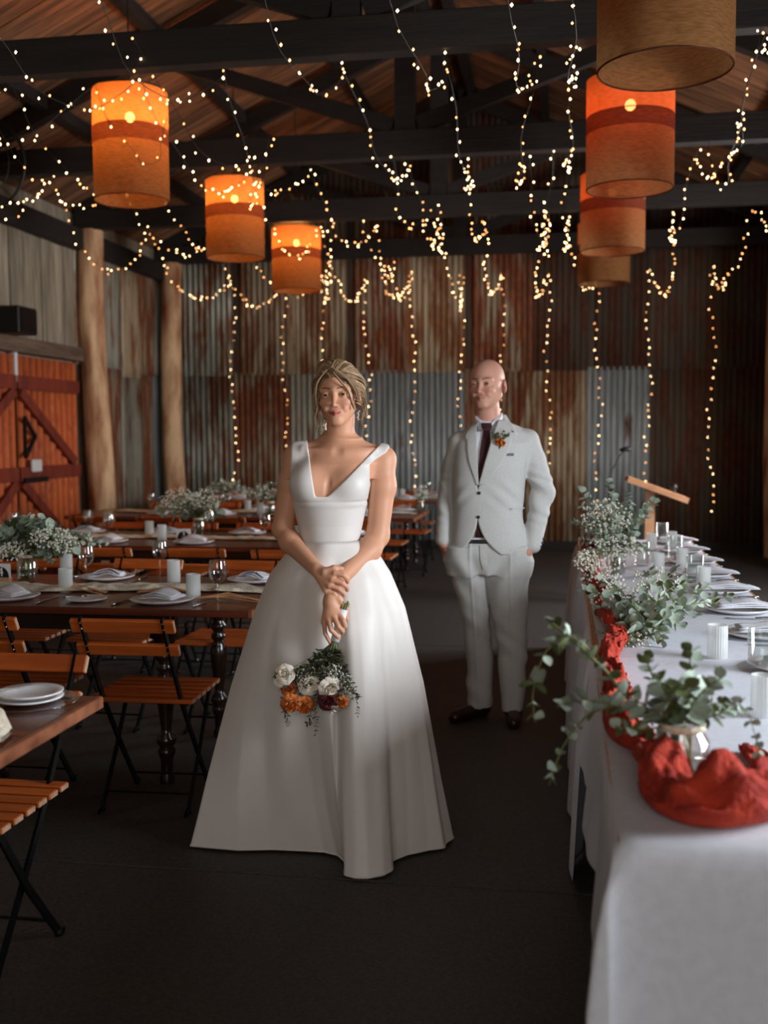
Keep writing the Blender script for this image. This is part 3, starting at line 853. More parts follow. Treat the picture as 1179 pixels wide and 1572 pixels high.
# wine glasses
for (px, py, Y, lab) in ((335, 925, 4.29, 'empty wine glass nearest the aisle on table four'), (246, 885, 4.72, 'wine glass behind the folded napkin, middle of table four'), (133, 895, 4.75, 'wine glass beside the jar of greenery on table four')):
    p = at_z(px, py, TZ); place(wg, (p.x, p.y, TZ), 0, lab, 'wine glasses')
for ri in (2, 3, 4):
    y0 = ROWY[ri]
    for k, (x, yy) in enumerate(((-1.5, 0.62), (-1.95, 0.36), (-2.45, 0.66), (-3.05, 0.36), (-3.3, 0.64), (-3.7, 0.4))):
        place(wg, (x + rng.uniform(-.05, .05), y0 + yy, TZ), 0, 'wine glass on the %s, %s from the aisle' % (SHORT[ri], ORD[k]), 'wine glasses')
for (px, py, lab) in ((297, 918, 'frosted tumbler at the aisle end of table four'), (267, 893, 'frosted tumbler between two wine glasses on table four'), (101, 908, 'frosted tumbler beside the jar on table four'), (102, 880, 'frosted tumbler behind the jar on table four')):
    p = at_z(px, py, TZ); place(tum, (p.x, p.y, TZ), 0, lab, 'frosted tumblers')
for ri in (2, 3, 4):
    y0 = ROWY[ri]
    for k, (x, yy) in enumerate(((-1.72, 0.36), (-1.85, 0.66), (-2.65, 0.36), (-2.85, 0.64), (-3.5, 0.36))):
        place(tum, (x, y0 + yy, TZ), 0, 'frosted tumbler on the %s, %s from the aisle' % (SHORT[ri], ORD[k]), 'frosted tumblers')

def runner(name, mat, path, w, h, seed, label, cat, group=None, n=90, m=15, rugk=0.3, nearw=lambda u: 1.0):
    """crumpled cloth strip laid along a path; keeps thickness"""
    pts = [Vector(p) for p in path]
    L = [0]
    for a, b in zip(pts[:-1], pts[1:]): L.append(L[-1] + (b - a).length)
    def at(t):
        s = t * L[-1]
        for i in range(len(pts) - 1):
            if s <= L[i + 1] or i == len(pts) - 2:
                f = (s - L[i]) / max(1e-6, L[i + 1] - L[i])
                p0, p1, p2, p3 = pts[max(i - 1, 0)], pts[i], pts[i + 1], pts[min(i + 2, len(pts) - 1)]
                return 0.5 * ((2 * p1) + (p2 - p0) * f + (2 * p0 - 5 * p1 + 4 * p2 - p3) * f * f + (3 * p1 - p0 - 3 * p2 + p3) * f ** 3)
    mb = MB()
    def fn(u, v):
        p = at(u); q = at(min(u + 0.01, 1)); r0 = at(max(u - 0.01, 0)); d = (q - r0); d.z = 0; d.normalize(); nrm = Vector((-d.y, d.x, 0))
        s = u * L[-1]
        ww = w * (0.8 + 0.35 * mnoise.noise(Vector((s * 3.1, seed, 0))))
        a = 2 * math.pi * v
        cx, cz = math.cos(a), math.sin(a)
        rug = 0.8 * mnoise.noise(Vector((s * 18, cx * 1.6 + seed, cz * 1.6))) + 0.9 * (0.5 - abs(mnoise.noise(Vector((s * 30, cx * 3.0, cz * 3.0 + seed))))) * rugk + 0.35 * mnoise.noise(Vector((s * 70, cx * 5, cz * 5)))
        ww *= nearw(u); x = cx * ww / 2 * (1 + 0.28 * rug)
        z = max(0.0, (cz * 0.5 + 0.5)) * h * nearw(u) * (1 + 0.85 * rug) * (0.85 + 0.5 * mnoise.noise(Vector((s * 5, seed + 4, 0))))
        e = min(1, u * 14, (1 - u) * 14)
        return p + nrm * x * (0.35 + 0.65 * e) + Vector((0, 0, max(0.001, z * (0.3 + 0.7 * e))))
    mb.grid(lambda v, u: fn(u, v), m, n, wrapu=True)
    o = mb.build(name, mat, smooth=True); tag(o, label, cat, group)
    md = o.modifiers.new('s', 'SUBSURF'); md.levels = 1; md.render_levels = 1
    return o
for ri in (1, 2, 3, 4):
    y0 = ROWY[ri] + 0.5
    runner('table_runner', M['cream'], [(-1.27, y0 - 0.02, TZ)] + [(-1.5 - 0.4 * k, y0 + 0.05 * math.sin(k * 1.9 + ri), TZ) for k in range(6)] + [(-4.1, y0, TZ)], 0.22, 0.024, ri * 3.3,
           'crumpled cream cheesecloth runner along the %s' % SHORT[ri], 'runner', 'cream runners', n=130, m=18)
runner('table_runner', M['cream'], [(-1.27, 2.27, TZ), (-1.42, 2.24, TZ), (-1.7, 2.2, TZ), (-2.2, 2.2, TZ)], 0.32, 0.055, 7.7, 'ruffled cream cloth end at the nearest table corner', 'runner', 'cream runners', n=60, m=20)
for i in range(3):   # dried ribbon sprigs under the glasses
    x, y = ((-1.40, 4.35), (-2.15, 4.5), (-1.72, 4.5))[i]
    mb = MB()
    for k in range(5):
        a = rng.uniform(-0.5, 0.5); mb.tube([(x - 0.14, y + rng.uniform(-.02, .02), TZ + 0.008), (x, y + a * 0.04, TZ + 0.014 + 0.006 * k % 0.02), (x + 0.15, y - 0.05 + a * 0.08, TZ + 0.006)], 0.0025, 4)
    o = mb.build('dried_sprig', M['palewood'], kind='stuff'); tag(o, 'dried straw coloured sprig lying on table four, %s from the aisle' % ORD[i], 'sprig')

# number cards
def card(x, y, digit, label):
    t = empty('table_number', (x, y, TZ)); tag(t, label, 'sign')
    MB().box((-0.05, -0.018, 0), (0.05, 0.018, 0.02), ch=0.002).build('wood_base', M['palewood'], t)
    MB().box((-0.05, -0.0015, 0.012), (0.05, 0.0015, 0.088), ch=0.0005).build('card', M['china'], t)
    mb = MB(); vs = [(0.042 * math.cos(math.pi * k / 16), -0.003, 0.021 + 0.052 * math.sin(math.pi * k / 16)) for k in range(17)]
    vs2 = [(a, -0.0018, c) for a, b, c in vs]; n = 17
    mb.add(vs + vs2, [tuple(range(n)), tuple(range(n, 2 * n))[::-1]] + [(k, k + n, (k + 1) % n + n, (k + 1) % n) for k in range(n)])
    mb.build('black_arch', M['black'], t)
    cu = bpy.data.curves.new('digit', 'FONT'); cu.body = digit; cu.size = 0.062; cu.extrude = 0.0006; cu.align_x = 'CENTER'
    o = bpy.data.objects.new('digit', cu); COL.objects.link(o); o.parent = t; o.location = (0, -0.0042, 0.028); o.rotation_euler = (math.pi / 2, 0, 0); cu.materials.append(M['chalk'])
    dg = bpy.context.evaluated_depsgraph_get(); me = bpy.data.meshes.new_from_object(o.evaluated_get(dg)); o2 = bpy.data.objects.new('digit', me); COL.objects.link(o2); o2.parent = t; o2.location = o.location; o2.rotation_euler = o.rotation_euler; bpy.data.objects.remove(o)
p = at_z(2, 893, TZ); card(p.x, p.y, '4', 'small card with a white 4 on a black arch in the second row')
p = at_z(282, 832, TZ); card(p.x, p.y, '3', 'small card with a white 3 on a black arch in the third row')

# ================================================================== head table
def trestle(y0, y1, label):
    t = empty('trestle_table', (0.47, (y0 + y1) / 2, 0)); tag(t, label, 'table', 'trestle tables of the head table')
    h = (y1 - y0) / 2
    MB().box((-0.372, -h + 0.002, 0.722), (0.365, h - 0.002, 0.7475), ch=0.003).build('tabletop', M['palewood'], t)
    for sy in (-1, 1):
        for sx in (-1, 1):
            MB().bar((sx * 0.26, sy * (h - 0.25), 0.725), (sx * 0.30, sy * (h - 0.22), 0.0), 0.03, 0.03).build('leg', M['blackmetal'], t)
trestle(1.87, 3.33, 'nearest trestle table with a pale edge under the white cloth')
trestle(3.41, 5.35, 'middle trestle table wholly covered by the long white cloth')
trestle(5.37, 7.28, 'far trestle table wholly covered by the long white cloth')

def tablecloth(name, x0, x1, y0, y1, zt, drops, label, seed=0):
    """drops: (left, front, right, back) hanging lengths"""
    prot = Vector; mb = MB()
    nx_, ny_ = 22, max(20, int((y1 - y0) / 0.05))
    lx, fy, rx, by = drops
    # unfolded coordinates: s across (negative = left drop), t along
    S0 = [-lx + lx * i / 8 for i in range(8)] + [(x1 - x0) * i / 10 for i in range(11)] + [(x1 - x0) + rx * (i + 1) / 8 for i in range(8)]
    T0 = ([-fy + fy * i / 10 for i in range(10)] if fy else []) + [(y1 - y0) * i / ny_ for i in range(ny_ + 1)] + ([(y1 - y0) + by * (i + 1) / 8 for i in range(8)] if by else [])
    vs = []; W_, H_ = x1 - x0, y1 - y0
    for t in T0:
        for s in S0:
            dl = max(0, -s, s - W_); df = max(0, -t, t - H_)
            x = x0 + min(max(s, 0), W_); y = y0 + min(max(t, 0), H_)
            sx = -1 if s < 0 else 1; sy = -1 if t < 0 else 1
            if df == 0 and dl == 0:
                z = zt + 0.0015 * mnoise.noise(Vector((x * 5, y * 3, seed)))
                vs.append((x, y, z)); continue
            if df > 0 and dl > 0:   # corner: gather into a fold
                dd = max(dl, df); q = min(dl, df)
                z = zt - dd
                ox, oy = 0.02 + 0.10 * dd, 0.02 + 0.10 * dd
                if dl > df: oy = (0.02 + 0.1 * dd) * q / dd
                else: ox = (0.02 + 0.1 * dd) * q / dd
                vs.append((x + sx * ox, y + sy * oy, max(z, 0.006))); continue
            if dl > 0:
                wv = min(1, dl / 0.35); amp = 0.022 * wv
                x += sx * (0.008 + 0.05 * dl + amp * (math.sin(y * 11 + seed) + 0.5 * math.sin(y * 23.0 + 1)) + 0.02 * dl * mnoise.noise(Vector((y * 2, seed, 0))))
                z = zt - dl
            else:
                wv = min(1, df / 0.35); amp = 0.012 * wv
                y += sy * (0.008 + 0.03 * df + amp * math.sin(x * 9 + 2))
                z = zt - df
            vs.append((x, y, max(z, 0.006)))
    n = len(S0); fs = []
    for j in range(len(T0) - 1):
        for i in range(n - 1): fs.append((j * n + i, j * n + i + 1, (j + 1) * n + i + 1, (j + 1) * n + i))
    mb.add(vs, fs)
    o = mb.build(name, M['cloth'], smooth=True); tag(o, label, 'tablecloth', 'white head table cloths'); solid(o, 0.0015)
    md = o.modifiers.new('s', 'SUBSURF'); md.levels = 1; md.render_levels = 1
    return o
tablecloth('tablecloth', 0.092, 0.848, 3.40, 7.29, 0.754, (0.745, 0.0, 0.7, 0.72), 'long white cloth falling to the floor along the far part of the head table', 1.0)
tablecloth('tablecloth', 0.094, 0.846, 1.845, 3.425, 0.7565, (0.30, 0.75, 0.5, 0.0), 'white cloth over the near end of the head table with a short side drop', 4.0)
HZ = 0.7565
# nc = named(MB().lathe([(0.0255, 0), (0.0255, 0.04), (0.001, 0.041)], n=16), 'tealight_candle', M['candle'], 'x', 'candle'); 
def tum_big():
    return MB().lathe([(0.001, 0.0), (0.036, 0.0), (0.038, 0.01), (0.040, 0.125), (0.0385, 0.1255), (0.0375, 0.12), (0.0355, 0.014), (0.001, 0.012)], n=28)
tg = named(tum_big(), 'tall_tumbler', M['glass'], 'x', 'glass'); KIDS[tg] = []
for (px, py, o_, lab) in ((1172, 1100, tum, 'frosted tumbler at the picture edge on the near head table'), (1168, 1030, tg, 'tall clear tumbler at the picture edge on the head table'), (1101, 1010, tum, 'frosted tumbler standing before the second bunch of greenery'),
                     (1080, 905, tum, 'frosted tumbler on the head table beside the fifth napkin'), (1066, 893, tg, 'clear tumbler behind the frosted one on the head table'), (1047, 872, tum, 'frosted tumbler beside the fourth napkin from the far end'),
                     (1036, 856, tg, 'clear tumbler beside the third napkin from the far end'), (1031, 842, tum, 'frosted tumbler beside the second napkin from the far end'), (1016, 832, tg, 'clear tumbler beside the napkin at the far end'),
                     (1000, 845, tum, 'frosted tumbler beside the tall flower bunch on the head table'), (985, 868, tg, 'clear tumbler right of the tall flower bunch'), (1010, 880, tum, 'frosted candle tumbler in the middle of the head table')):
    p = at_z(px, py, HZ); place(o_, (p.x, p.y, HZ), 0, lab, 'head table tumblers')
for k, yy in enumerate((7.05, 6.5, 5.95, 5.42, 4.88, 4.36, 3.84, 3.3)):
    w = ORD[k] + ' head table place from its far end'
    place(dinner, (0.68, yy, HZ), 0, 'white dinner plate at the ' + w, 'dinner plates')
    place(nap2, (0.715, yy, HZ + 0.016), rng.uniform(-0.06, 0.06), 'long folded white napkin at the ' + w, 'napkins on the head table')
    place(kn, (0.72, yy - 0.17, HZ + 0.001), math.pi + rng.uniform(-0.05, 0.05), 'steel knife at the ' + w, 'knives')

# red cloth
runner('red_runner', M['redcloth'], [(0.40, 2.42, HZ), (0.42, 2.22, HZ), (0.385, 2.04, HZ), (0.31, 1.965, HZ), (0.235, 1.955, HZ), (0.195, 2.04, HZ), (0.205, 2.20, HZ), (0.18, 2.36, HZ), (0.125, 2.5, HZ), (0.145, 2.9, HZ), (0.14, 3.3, HZ), (0.19, 3.7, HZ), (0.15, 4.2, HZ), (0.17, 4.7, HZ), (0.14, 5.2, HZ), (0.17, 5.8, HZ), (0.14, 6.3, HZ), (0.2, 6.8, HZ)],
       0.115, 0.085, 2.2, 'crumpled rust red cheesecloth winding along the head table', 'runner', n=420, m=32, rugk=1.0, nearw=lambda u: 1.0 if u < 0.17 else 0.62)

# lectern
t = empty('lectern', (0.78, 9.3, 0)); tag(t, 'pale wooden lectern with a slanted top behind the head table', 'lectern')
MB().bar((-0.25, 0, 1.075), (0.24, 0, 0.895), 0.36, 0.045, up=(0, 0, 1)).build('slanted_top', M['palewood'], t)
MB().box((-0.10, -0.05, 0.03), (-0.02, 0.05, 0.985)).build('post', M['palewood'], t)
MB().box((-0.26, -0.2, 0.0), (0.14, 0.2, 0.03), ch=0.004).build('base', M['palewood'], t)
t = empty('microphone', (0.50, 9.28, 0)); tag(t, 'black microphone on a thin curved stand beside the lectern', 'microphone')
MB().tube([(-0.12, 0, 0.02), (-0.12, 0, 0.95), (-0.09, 0, 1.15), (-0.03, 0, 1.27), (0.0, 0, 1.31)], 0.006, 6).build('stand', M['black'], t)
MB().tube([(-0.03, 0, 1.315), (0.0, 0, 1.32), (0.05, 0, 1.325), (0.062, 0, 1.325)], [0.012, 0.02, 0.024, 0.01], 10).build('microphone_head', M['black'], t, smooth=True)
MB().lathe([(0.001, 0.022), (0.1, 0.018), (0.11, 0.0), (0.001, 0.0)], c=(-0.12, 0, 0), n=24).build('base', M['black'], t)
t = empty('clip_lamp', (0.93, 9.3, 0.905)); tag(t, 'small dark reading lamp clipped on the lectern top', 'lamp')
MB().tube([(0, 0, 0.04), (-0.01, 0, 0.09)], 0.006, 6).build('neck', M['black'], t)
MB().ball((-0.012, 0, 0.1), 0.03, n=12, m=8).build('lamp_head', M['black'], t, smooth=True)

# loudspeaker on the door lintel
t = empty('loudspeaker', (-4.93, 9.12, 2.38)); tag(t, 'small black loudspeaker standing on the timber door lintel', 'speaker')
MB().box((-0.05, -0.17, 0.0), (0.17, 0.17, 0.24), ch=0.01).build('cabinet', M['black'], t)
MB().box((0.17, -0.15, 0.02), (0.178, 0.15, 0.22)).build('grille', M['blackmetal'], t)

# wall fan at the left edge
t = empty('wall_fan', (-4.45, 7.85, 3.55)); tag(t, 'round dark cage fan at the left picture edge under the roof', 'fan')
mb = MB()
def circ(r, y, z0=0.0, n=40): return [(r * math.cos(2 * math.pi * k / n), y, z0 + r * math.sin(2 * math.pi * k / n)) for k in range(n + 1)]
mb.tube(circ(0.36, 0), 0.012, 6, caps=False)
mb.build('outer_ring', M['black'], t, smooth=True)
mb = MB()
for r in (0.26, 0.17): mb.tube(circ(r, -0.05), 0.004, 4, caps=False)
for k in range(16):
    a = 2 * math.pi * k / 16; mb.tube([(0.06 * math.cos(a), -0.07, 0.06 * math.sin(a)), (0.36 * math.cos(a), 0, 0.36 * math.sin(a))], 0.003, 4)
mb.build('cage', M['black'], t, kind='stuff')
for k in range(4):
    a = math.pi / 2 * k + 0.3
    MB().bar((0.05 * math.cos(a), 0.02, 0.05 * math.sin(a)), (0.3 * math.cos(a), 0.04, 0.3 * math.sin(a)), 0.1, 0.006, up=(0.2, 1, 0)).build('blade', M['blackmetal'], t)
MB().ball((0, 0, 0), 0.07, n=12, m=8).build('motor', M['black'], t, smooth=True)
MB().bar((0, 0.03, 0.04), (0, 0.6, 0.22), 0.03, 0.03).build('bracket', M['black'], t)

# ================================================================== greenery
def leaf_mesh(name, mat, wd=0.8, fold=0.12, pts=10):
    mb = MB(); vs = [(0, 0, 0)]; top = []; bot = []
    n = pts // 2
    for k in range(1, n):
        u = k / n; w = wd * 0.5 * math.sin(math.pi * u ** 0.85) ** 0.8
        top.append((u, w, fold * w * 2)); bot.append((u, -w, fold * w * 2))
    mid = [(k / n, 0, -0.05 * math.sin(math.pi * k / n)) for k in range(0, n + 1)]
    vs = mid + top + bot; fs = []
    m = n + 1
    T = lambda k: m + k - 1; Bv = lambda k: m + (n - 1) + k - 1
    fs.append((0, 1, T(1))); fs.append((0, Bv(1), 1))
    for k in range(1, n - 1):
        fs.append((k, k + 1, T(k + 1), T(k))); fs.append((k, Bv(k), Bv(k + 1), k + 1))
    fs.append((n - 1, n, T(n - 1))); fs.append((n - 1, Bv(n - 1), n))
    me = bpy.data.meshes.new(name); me.from_pydata(vs, [], fs); me.materials.append(mat)
    me.polygons.foreach_set('use_smooth', [True] * len(me.polygons)); me.update(); return me
LEAF = {'round': leaf_mesh('leaf', M['leafgreen'], 0.95), 'olive': leaf_mesh('leaf', M['leafdark'], 0.8), 'long': leaf_mesh('leaf', M['leafgreen'], 0.45), 'dark': leaf_mesh('leaf', M['leafblack'], 0.35)}

def rot_to(d, roll):
    d = Vector(d).normalized()
    return (d.to_track_quat('X', 'Z').to_matrix() @ Matrix.Rotation(roll, 3, 'X')).to_euler()

def spline(pts, n):
    pts = [Vector(p) for p in pts]; out = []
    for k in range(n + 1):
        t = k / n * (len(pts) - 1); i = min(int(t), len(pts) - 2); f = t - i
        p0, p1, p2, p3 = pts[max(i - 1, 0)], pts[i], pts[i + 1], pts[min(i + 2, len(pts) - 1)]
        out.append(0.5 * ((2 * p1) + (p2 - p0) * f + (2 * p0 - 5 * p1 + 4 * p2 - p3) * f * f + (3 * p1 - p0 - 3 * p2 + p3) * f ** 3))
    return out

def add_stem(parent, pts, r, nl, size, kinds, start=0.3, single=True, rr=rng, stuff=None, matstem='stem', taper=0.5):
    P = spline(pts, 10)
    mb = MB(); mb.tube(P, [r * (1 - taper * k / 10) for k in range(11)], 5)
    o = None
    if single: o = mb.build('stem', M[matstem], parent, smooth=True)
    else: stuff['stem'].tube(P, [r * (1 - taper * k / 10) for k in range(11)], 4)
    for k in range(nl):
        u = start + (1 - start) * (k + 0.5 * rr.random()) / nl
        i = min(int(u * 10), 9); p = P[i].lerp(P[i + 1], u * 10 - i); d = (P[i + 1] - P[i]).normalized()
        side_ = d.cross(Vector((rr.uniform(-1, 1), rr.uniform(-1, 1), rr.uniform(-0.4, 1))))
        if side_.length < 0.05: side_ = Vector((1, 0, 0))
        side_.normalize()
        for sgn in (-1, 1):
            dd = (side_ * sgn + d * 0.5 + Vector((0, 0, rr.uniform(-0.2, 0.3)))).normalized()
            s = size * rr.uniform(0.7, 1.15) * (1.1 - 0.45 * u)
            kd = rr.choice(kinds)
            if single:
                c = bpy.data.objects.new('leaf', LEAF[kd]); COL.objects.link(c); c.parent = o
                c.location = p; c.rotation_euler = rot_to(dd, rr.uniform(-1, 1)); c.scale = (s, s, s)
            else:
                Rm = rot_to(dd, rr.uniform(-1, 1)).to_matrix(); me = LEAF[kd]
                stuff[kd].add([Rm @ (v.co * s) + p for v in me.vertices], [tuple(f.vertices) for f in me.polygons])
    return o

OCT = ([(1, 0, 0), (-1, 0, 0), (0, 1, 0), (0, -1, 0), (0, 0, 1), (0, 0, -1)], [(0, 2, 4), (2, 1, 4), (1, 3, 4), (3, 0, 4), (2, 0, 5), (1, 2, 5), (3, 1, 5), (0, 3, 5)])
def breath(parent, c, rad, n, r, name='babys_breath', base=None, mat='breath'):
    mb = MB()
    for k in range(n):
        while True:
            q = Vector((rng.uniform(-1, 1), rng.uniform(-1, 1), rng.uniform(-1, 1)))
            if q.length < 1: break
        p = Vector((c[0] + q.x * rad[0], c[1] + q.y * rad[1], c[2] + q.z * rad[2])); s = r * rng.uniform(0.6, 1.3)
        mb.add([(p.x + a * s, p.y + b * s, p.z + d * s) for a, b, d in OCT[0]], OCT[1])
        if base is not None and k % 4 == 0: mb.cur = 1; mb.tube([base, p], 0.0006, 3, caps=False); mb.cur = 0
    return mb.build(name, [M[mat], M['stem']], parent, kind='stuff')

def jar(parent, r=0.052, h=0.13, twine=True):
    MB().lathe([(0.001, 0.0), (r * 0.92, 0.0), (r, 0.008), (r, h * 0.72), (r * 0.8, h * 0.84), (r * 0.78, h), (r * 0.74, h), (r * 0.76, h * 0.85), (r * 0.95, h * 0.71), (r * 0.95, 0.01), (0.001, 0.006)], n=28).build('jar', M['glass'], parent, smooth=True)
    MB().lathe([(0.001, 0.007), (r * 0.93, 0.007), (r * 0.93, h * 0.45), (0.001, h * 0.45)], n=24).build('water', M['water'], parent, smooth=True)
    if twine: MB().lathe([(r * 0.80, h * 0.86), (r * 0.84, h * 0.88), (r * 0.84, h * 0.96), (r * 0.80, h * 0.98), (r * 0.80, h * 0.86)], n=24).build('twine_band', M['cream'], parent, smooth=True)

# near arrangement on the head table
JB = Vector((0.235, 2.165, HZ))
t = empty('eucalyptus_jar', JB); tag(t, 'glass jar with trailing eucalyptus standing in the red cloth', 'vase')
jar(t, 0.055, 0.135)
def lp(px, py, dy=0.0): return at_y(px, py, JB.y + dy) - JB
base = Vector((0.0, 0.0, 0.13))
S_ = [([(1040, 1150), (985, 1095), (930, 1030), (880, 985), (838, 948)], 0.0050, 10, 0.040, 0.0), ([(905, 1000), (872, 975), (838, 1000), (818, 1060), (822, 1110)], 0.0022, 9, 0.038, -0.05),
      ([(1040, 1150), (970, 1085), (905, 1095), (862, 1150), (843, 1205)], 0.003, 8, 0.034, -0.08), ([(1045, 1140), (970, 1090), (900, 1075), (855, 1085)], 0.0025, 6, 0.046, -0.12),
      ([(1050, 1140), (1100, 1080), (1145, 1090), (1168, 1165)], 0.002, 12, 0.026, -0.05), ([(1045, 1140), (1055, 1060), (1062, 990)], 0.003, 8, 0.045, 0.02),
      ([(1045, 1140), (1010, 1060), (990, 1005)], 0.003, 9, 0.046, 0.05), ([(1045, 1140), (1080, 1060), (1110, 1040)], 0.003, 8, 0.044, -0.03),
      ([(1045, 1140), (1000, 1090), (950, 1060)], 0.003, 8, 0.050, -0.1), ([(1045, 1140), (1030, 1080), (1010, 1040)], 0.003, 9, 0.05, -0.12), ([(1045, 1140), (990, 1120), (945, 1115)], 0.0025, 8, 0.036, -0.06),
      ([(1045, 1140), (1060, 1090), (1050, 1050)], 0.003, 9, 0.048, -0.1), ([(1050, 1140), (1095, 1100), (1120, 1085)], 0.0025, 8, 0.036, 0.04)]
for i, (pp, r, nl, sz, dy) in enumerate(S_):
    pts = [lp(a, b, dy * k / (len(pp) - 1)) for k, (a, b) in enumerate(pp)]
    if i != 1: pts = [Vector((rng.uniform(-.03, .03), rng.uniform(-.03, .03), 0.012)), Vector((rng.uniform(-.02, .02), rng.uniform(-.02, .02), 0.12))] + pts[1:]
    add_stem(t, pts, r, nl, sz, ['round', 'round', 'olive'], start=0.42 if i != 1 else 0.1)

def bunch(name, base, label, cat, targets, leafsize, nl, kinds, r=0.002, jarsize=None, breaths=(), single=True, start=0.35):
    t = empty(name, base); tag(t, label, cat)
    z0 = 0.0
    st = {k: MB() for k in ('stem', 'round', 'olive', 'long', 'dark')} if not single else None
    if jarsize: jar(t, *jarsize); z0 = jarsize[1]
    b = Vector(base)
    for tg_ in targets:
        q = Vector(tg_) - b
        m = q * 0.5 + Vector((0, 0, 0.05))
        pts = [Vector((rng.uniform(-.02, .02), rng.uniform(-.02, .02), 0.012))] + ([Vector((rng.uniform(-.012, .012), rng.uniform(-.012, .012), z0))] if jarsize else []) + [m if not jarsize else Vector((q.x * .5, q.y * .5, z0 * .6 + q.z * .5)), q]
        add_stem(t, pts, r, nl, leafsize, kinds, start=start, single=single, stuff=st)
    for (c, rad, n, rr_) in breaths:
        breath(t, Vector(c) - b, rad, n, rr_, base=Vector((0, 0, z0)) if jarsize else None)
    if not single:
        for k, mb in st.items():
            if mb.v: mb.build({'stem': 'stems', 'round': 'leaves', 'olive': 'olive_leaves', 'long': 'long_leaves', 'dark': 'dark_leaves'}[k], {'stem': M['stem'], 'round': M['leafgreen'], 'long': M['leafgreen'], 'olive': M['leafdark'], 'dark': M['leafblack']}[k], t, smooth=True, kind='stuff')
    return t
# second bunch on the head table, lying between the two jars
b2 = at_z(985, 985, HZ + 0.0)
bunch('flower_bunch', b2, 'loose bunch of eucalyptus and babys breath lying behind the near jar', 'flowers',
      [at_y(px, py, b2.y + dy) for px, py, dy in ((930, 985, 0.1), (905, 985, 0.2), (1130, 915, 0.5), (1100, 925, 0.35), (1060, 890, 0.6), (1035, 900, 0.3), (1010, 950, 0.05), (960, 955, 0.1), (1075, 945, 0.2), (1040, 870, 0.9), (945, 930, 0.5), (990, 905, 0.6), (1010, 930, 0.4), (1090, 900, .5), (925, 960, .3), (960, 1000, -.1), (1020, 985, -.1), (1050, 960, .05), (915, 935, .5), (890, 905, .8), (905, 880, 1.1), (940, 895, .9), (1000, 870, 1.0), (930, 915, .7), (970, 930, .3))],
      0.046, 9, ['round', 'olive', 'round', 'round'], 0.002, None, [(at_y(968, 985, b2.y - 0.05), (0.07, 0.07, 0.05), 160, 0.0042), (at_y(960, 925, b2.y + 0.5), (0.13, 0.2, 0.09), 300, 0.005), (at_y(925, 890, b2.y + 1.3), (0.1, 0.25, 0.1), 260, 0.006), (at_y(1010, 895, b2.y + .8), (0.12, 0.2, 0.06), 120, 0.006)], start=0.12)
b3 = at_z(945, 880, HZ)
bunch('flower_bunch', b3, 'tall bushy bunch of white filler flowers and eucalyptus at the far head table', 'flowers',
      [at_y(px, py, b3.y + dy) for px, py, dy in ((885, 745, 0), (905, 760, .1), (935, 735, 0), (965, 755, .1), (1008, 765, 0), (995, 790, -.1), (880, 800, 0), (890, 830, .1), (915, 790, -.1), (950, 780, -.15), (975, 820, -.1), (930, 820, -.2), (1000, 770, .2), (900, 850, -.1), (960, 850, -.2), (940, 760, 0.1), (925, 770, -.1), (980, 790, 0), (955, 815, -.25), (910, 815, -.2), (970, 770, .1), (990, 840, -.2), (892, 775, 0), (918, 845, -.25))],
      0.052, 10, ['round', 'round', 'long', 'round'], 0.002, (0.05, 0.12), [(at_y(930, 795, b3.y - .1), (0.13, 0.13, 0.10), 260, 0.0065), (at_y(945, 840, b3.y - .15), (0.13, 0.14, 0.07), 260, 0.0065), (at_y(900, 860, b3.y - .5), (0.06, 0.2, 0.05), 130, 0.006)])
# guest table jars
def tjar(px, py, label, ext, ls, nl, single, kinds, br, js=(0.045, 0.125), n=18):
    b = at_z(px, py, TZ)
    ppm = FPX / (b.y * math.cos(0.16))
    tg_ = []
    for k in range(n):
        a = math.pi * (k + 0.5) / n; rr = rng.uniform(0.7, 1.0)
        tg_.append(at_y(px + ext[0] + ext[1] * math.cos(a) * rr, py - ext[2] - ext[3] * (math.sin(a) * rr * 1.6 - 0.6), b.y + rng.uniform(-0.12, 0.12)))
    bunch('greenery_jar', b, label, 'vase', tg_, ls, nl, kinds, 0.0018, js, [(at_y(px + dx, py - dy, b.y - 0.10), (rx, 0.1, rz), cnt, 0.0058) for dx, dy, rx, rz, cnt in br], single, start=0.45)
tjar(42, 892, 'glass jar of eucalyptus and babys breath on table four', (0, 84, 66, 36), 0.072, 7, True, ['round', 'round', 'round', 'olive'], [(34, 66, 0.10, 0.05, 260), (-22, 46, 0.07, 0.045, 150), (60, 56, 0.06, 0.04, 80)], (0.048, 0.135), 30)
bb = at_z(42, 892, TZ)
bunch('eucalyptus_branch', (bb.x + 0.02, bb.y, TZ + 0.135), 'long eucalyptus branch reaching out of the jar towards the aisle on table four', 'flowers', [at_y(165, 838, bb.y), at_y(140, 825, bb.y - .05), at_y(80, 862, bb.y - 0.12)], 0.042, 9, ['round'], 0.002, None, ())
tjar(305, 820, 'jar of white flowers and greenery behind the number three card', (-12, 58, 42, 22), 0.07, 6, True, ['round', 'round', 'long'], [(-30, 50, 0.15, 0.10, 240), (10, 55, 0.12, 0.08, 130)], (0.045, 0.12), 20)
tjar(415, 790, 'jar of greenery on the fourth guest table beside the bride', (0, 48, 34, 16), 0.06, 5, False, ['round', 'olive', 'long'], [(-15, 34, 0.14, 0.08, 120)], (0.045, 0.12), 12)
tjar(350, 775, 'jar of greenery on the rear guest table', (-5, 40, 26, 12), 0.07, 5, False, ['round', 'long'], [(0, 26, 0.16, 0.08, 120)], (0.045, 0.12), 12)
tjar(646, 785, 'small jar of white flowers at the aisle end of the rear table', (0, 12, 26, 8), 0.05, 3, False, ['round'], [(0, 28, 0.07, 0.07, 90)], (0.035, 0.1), 5)

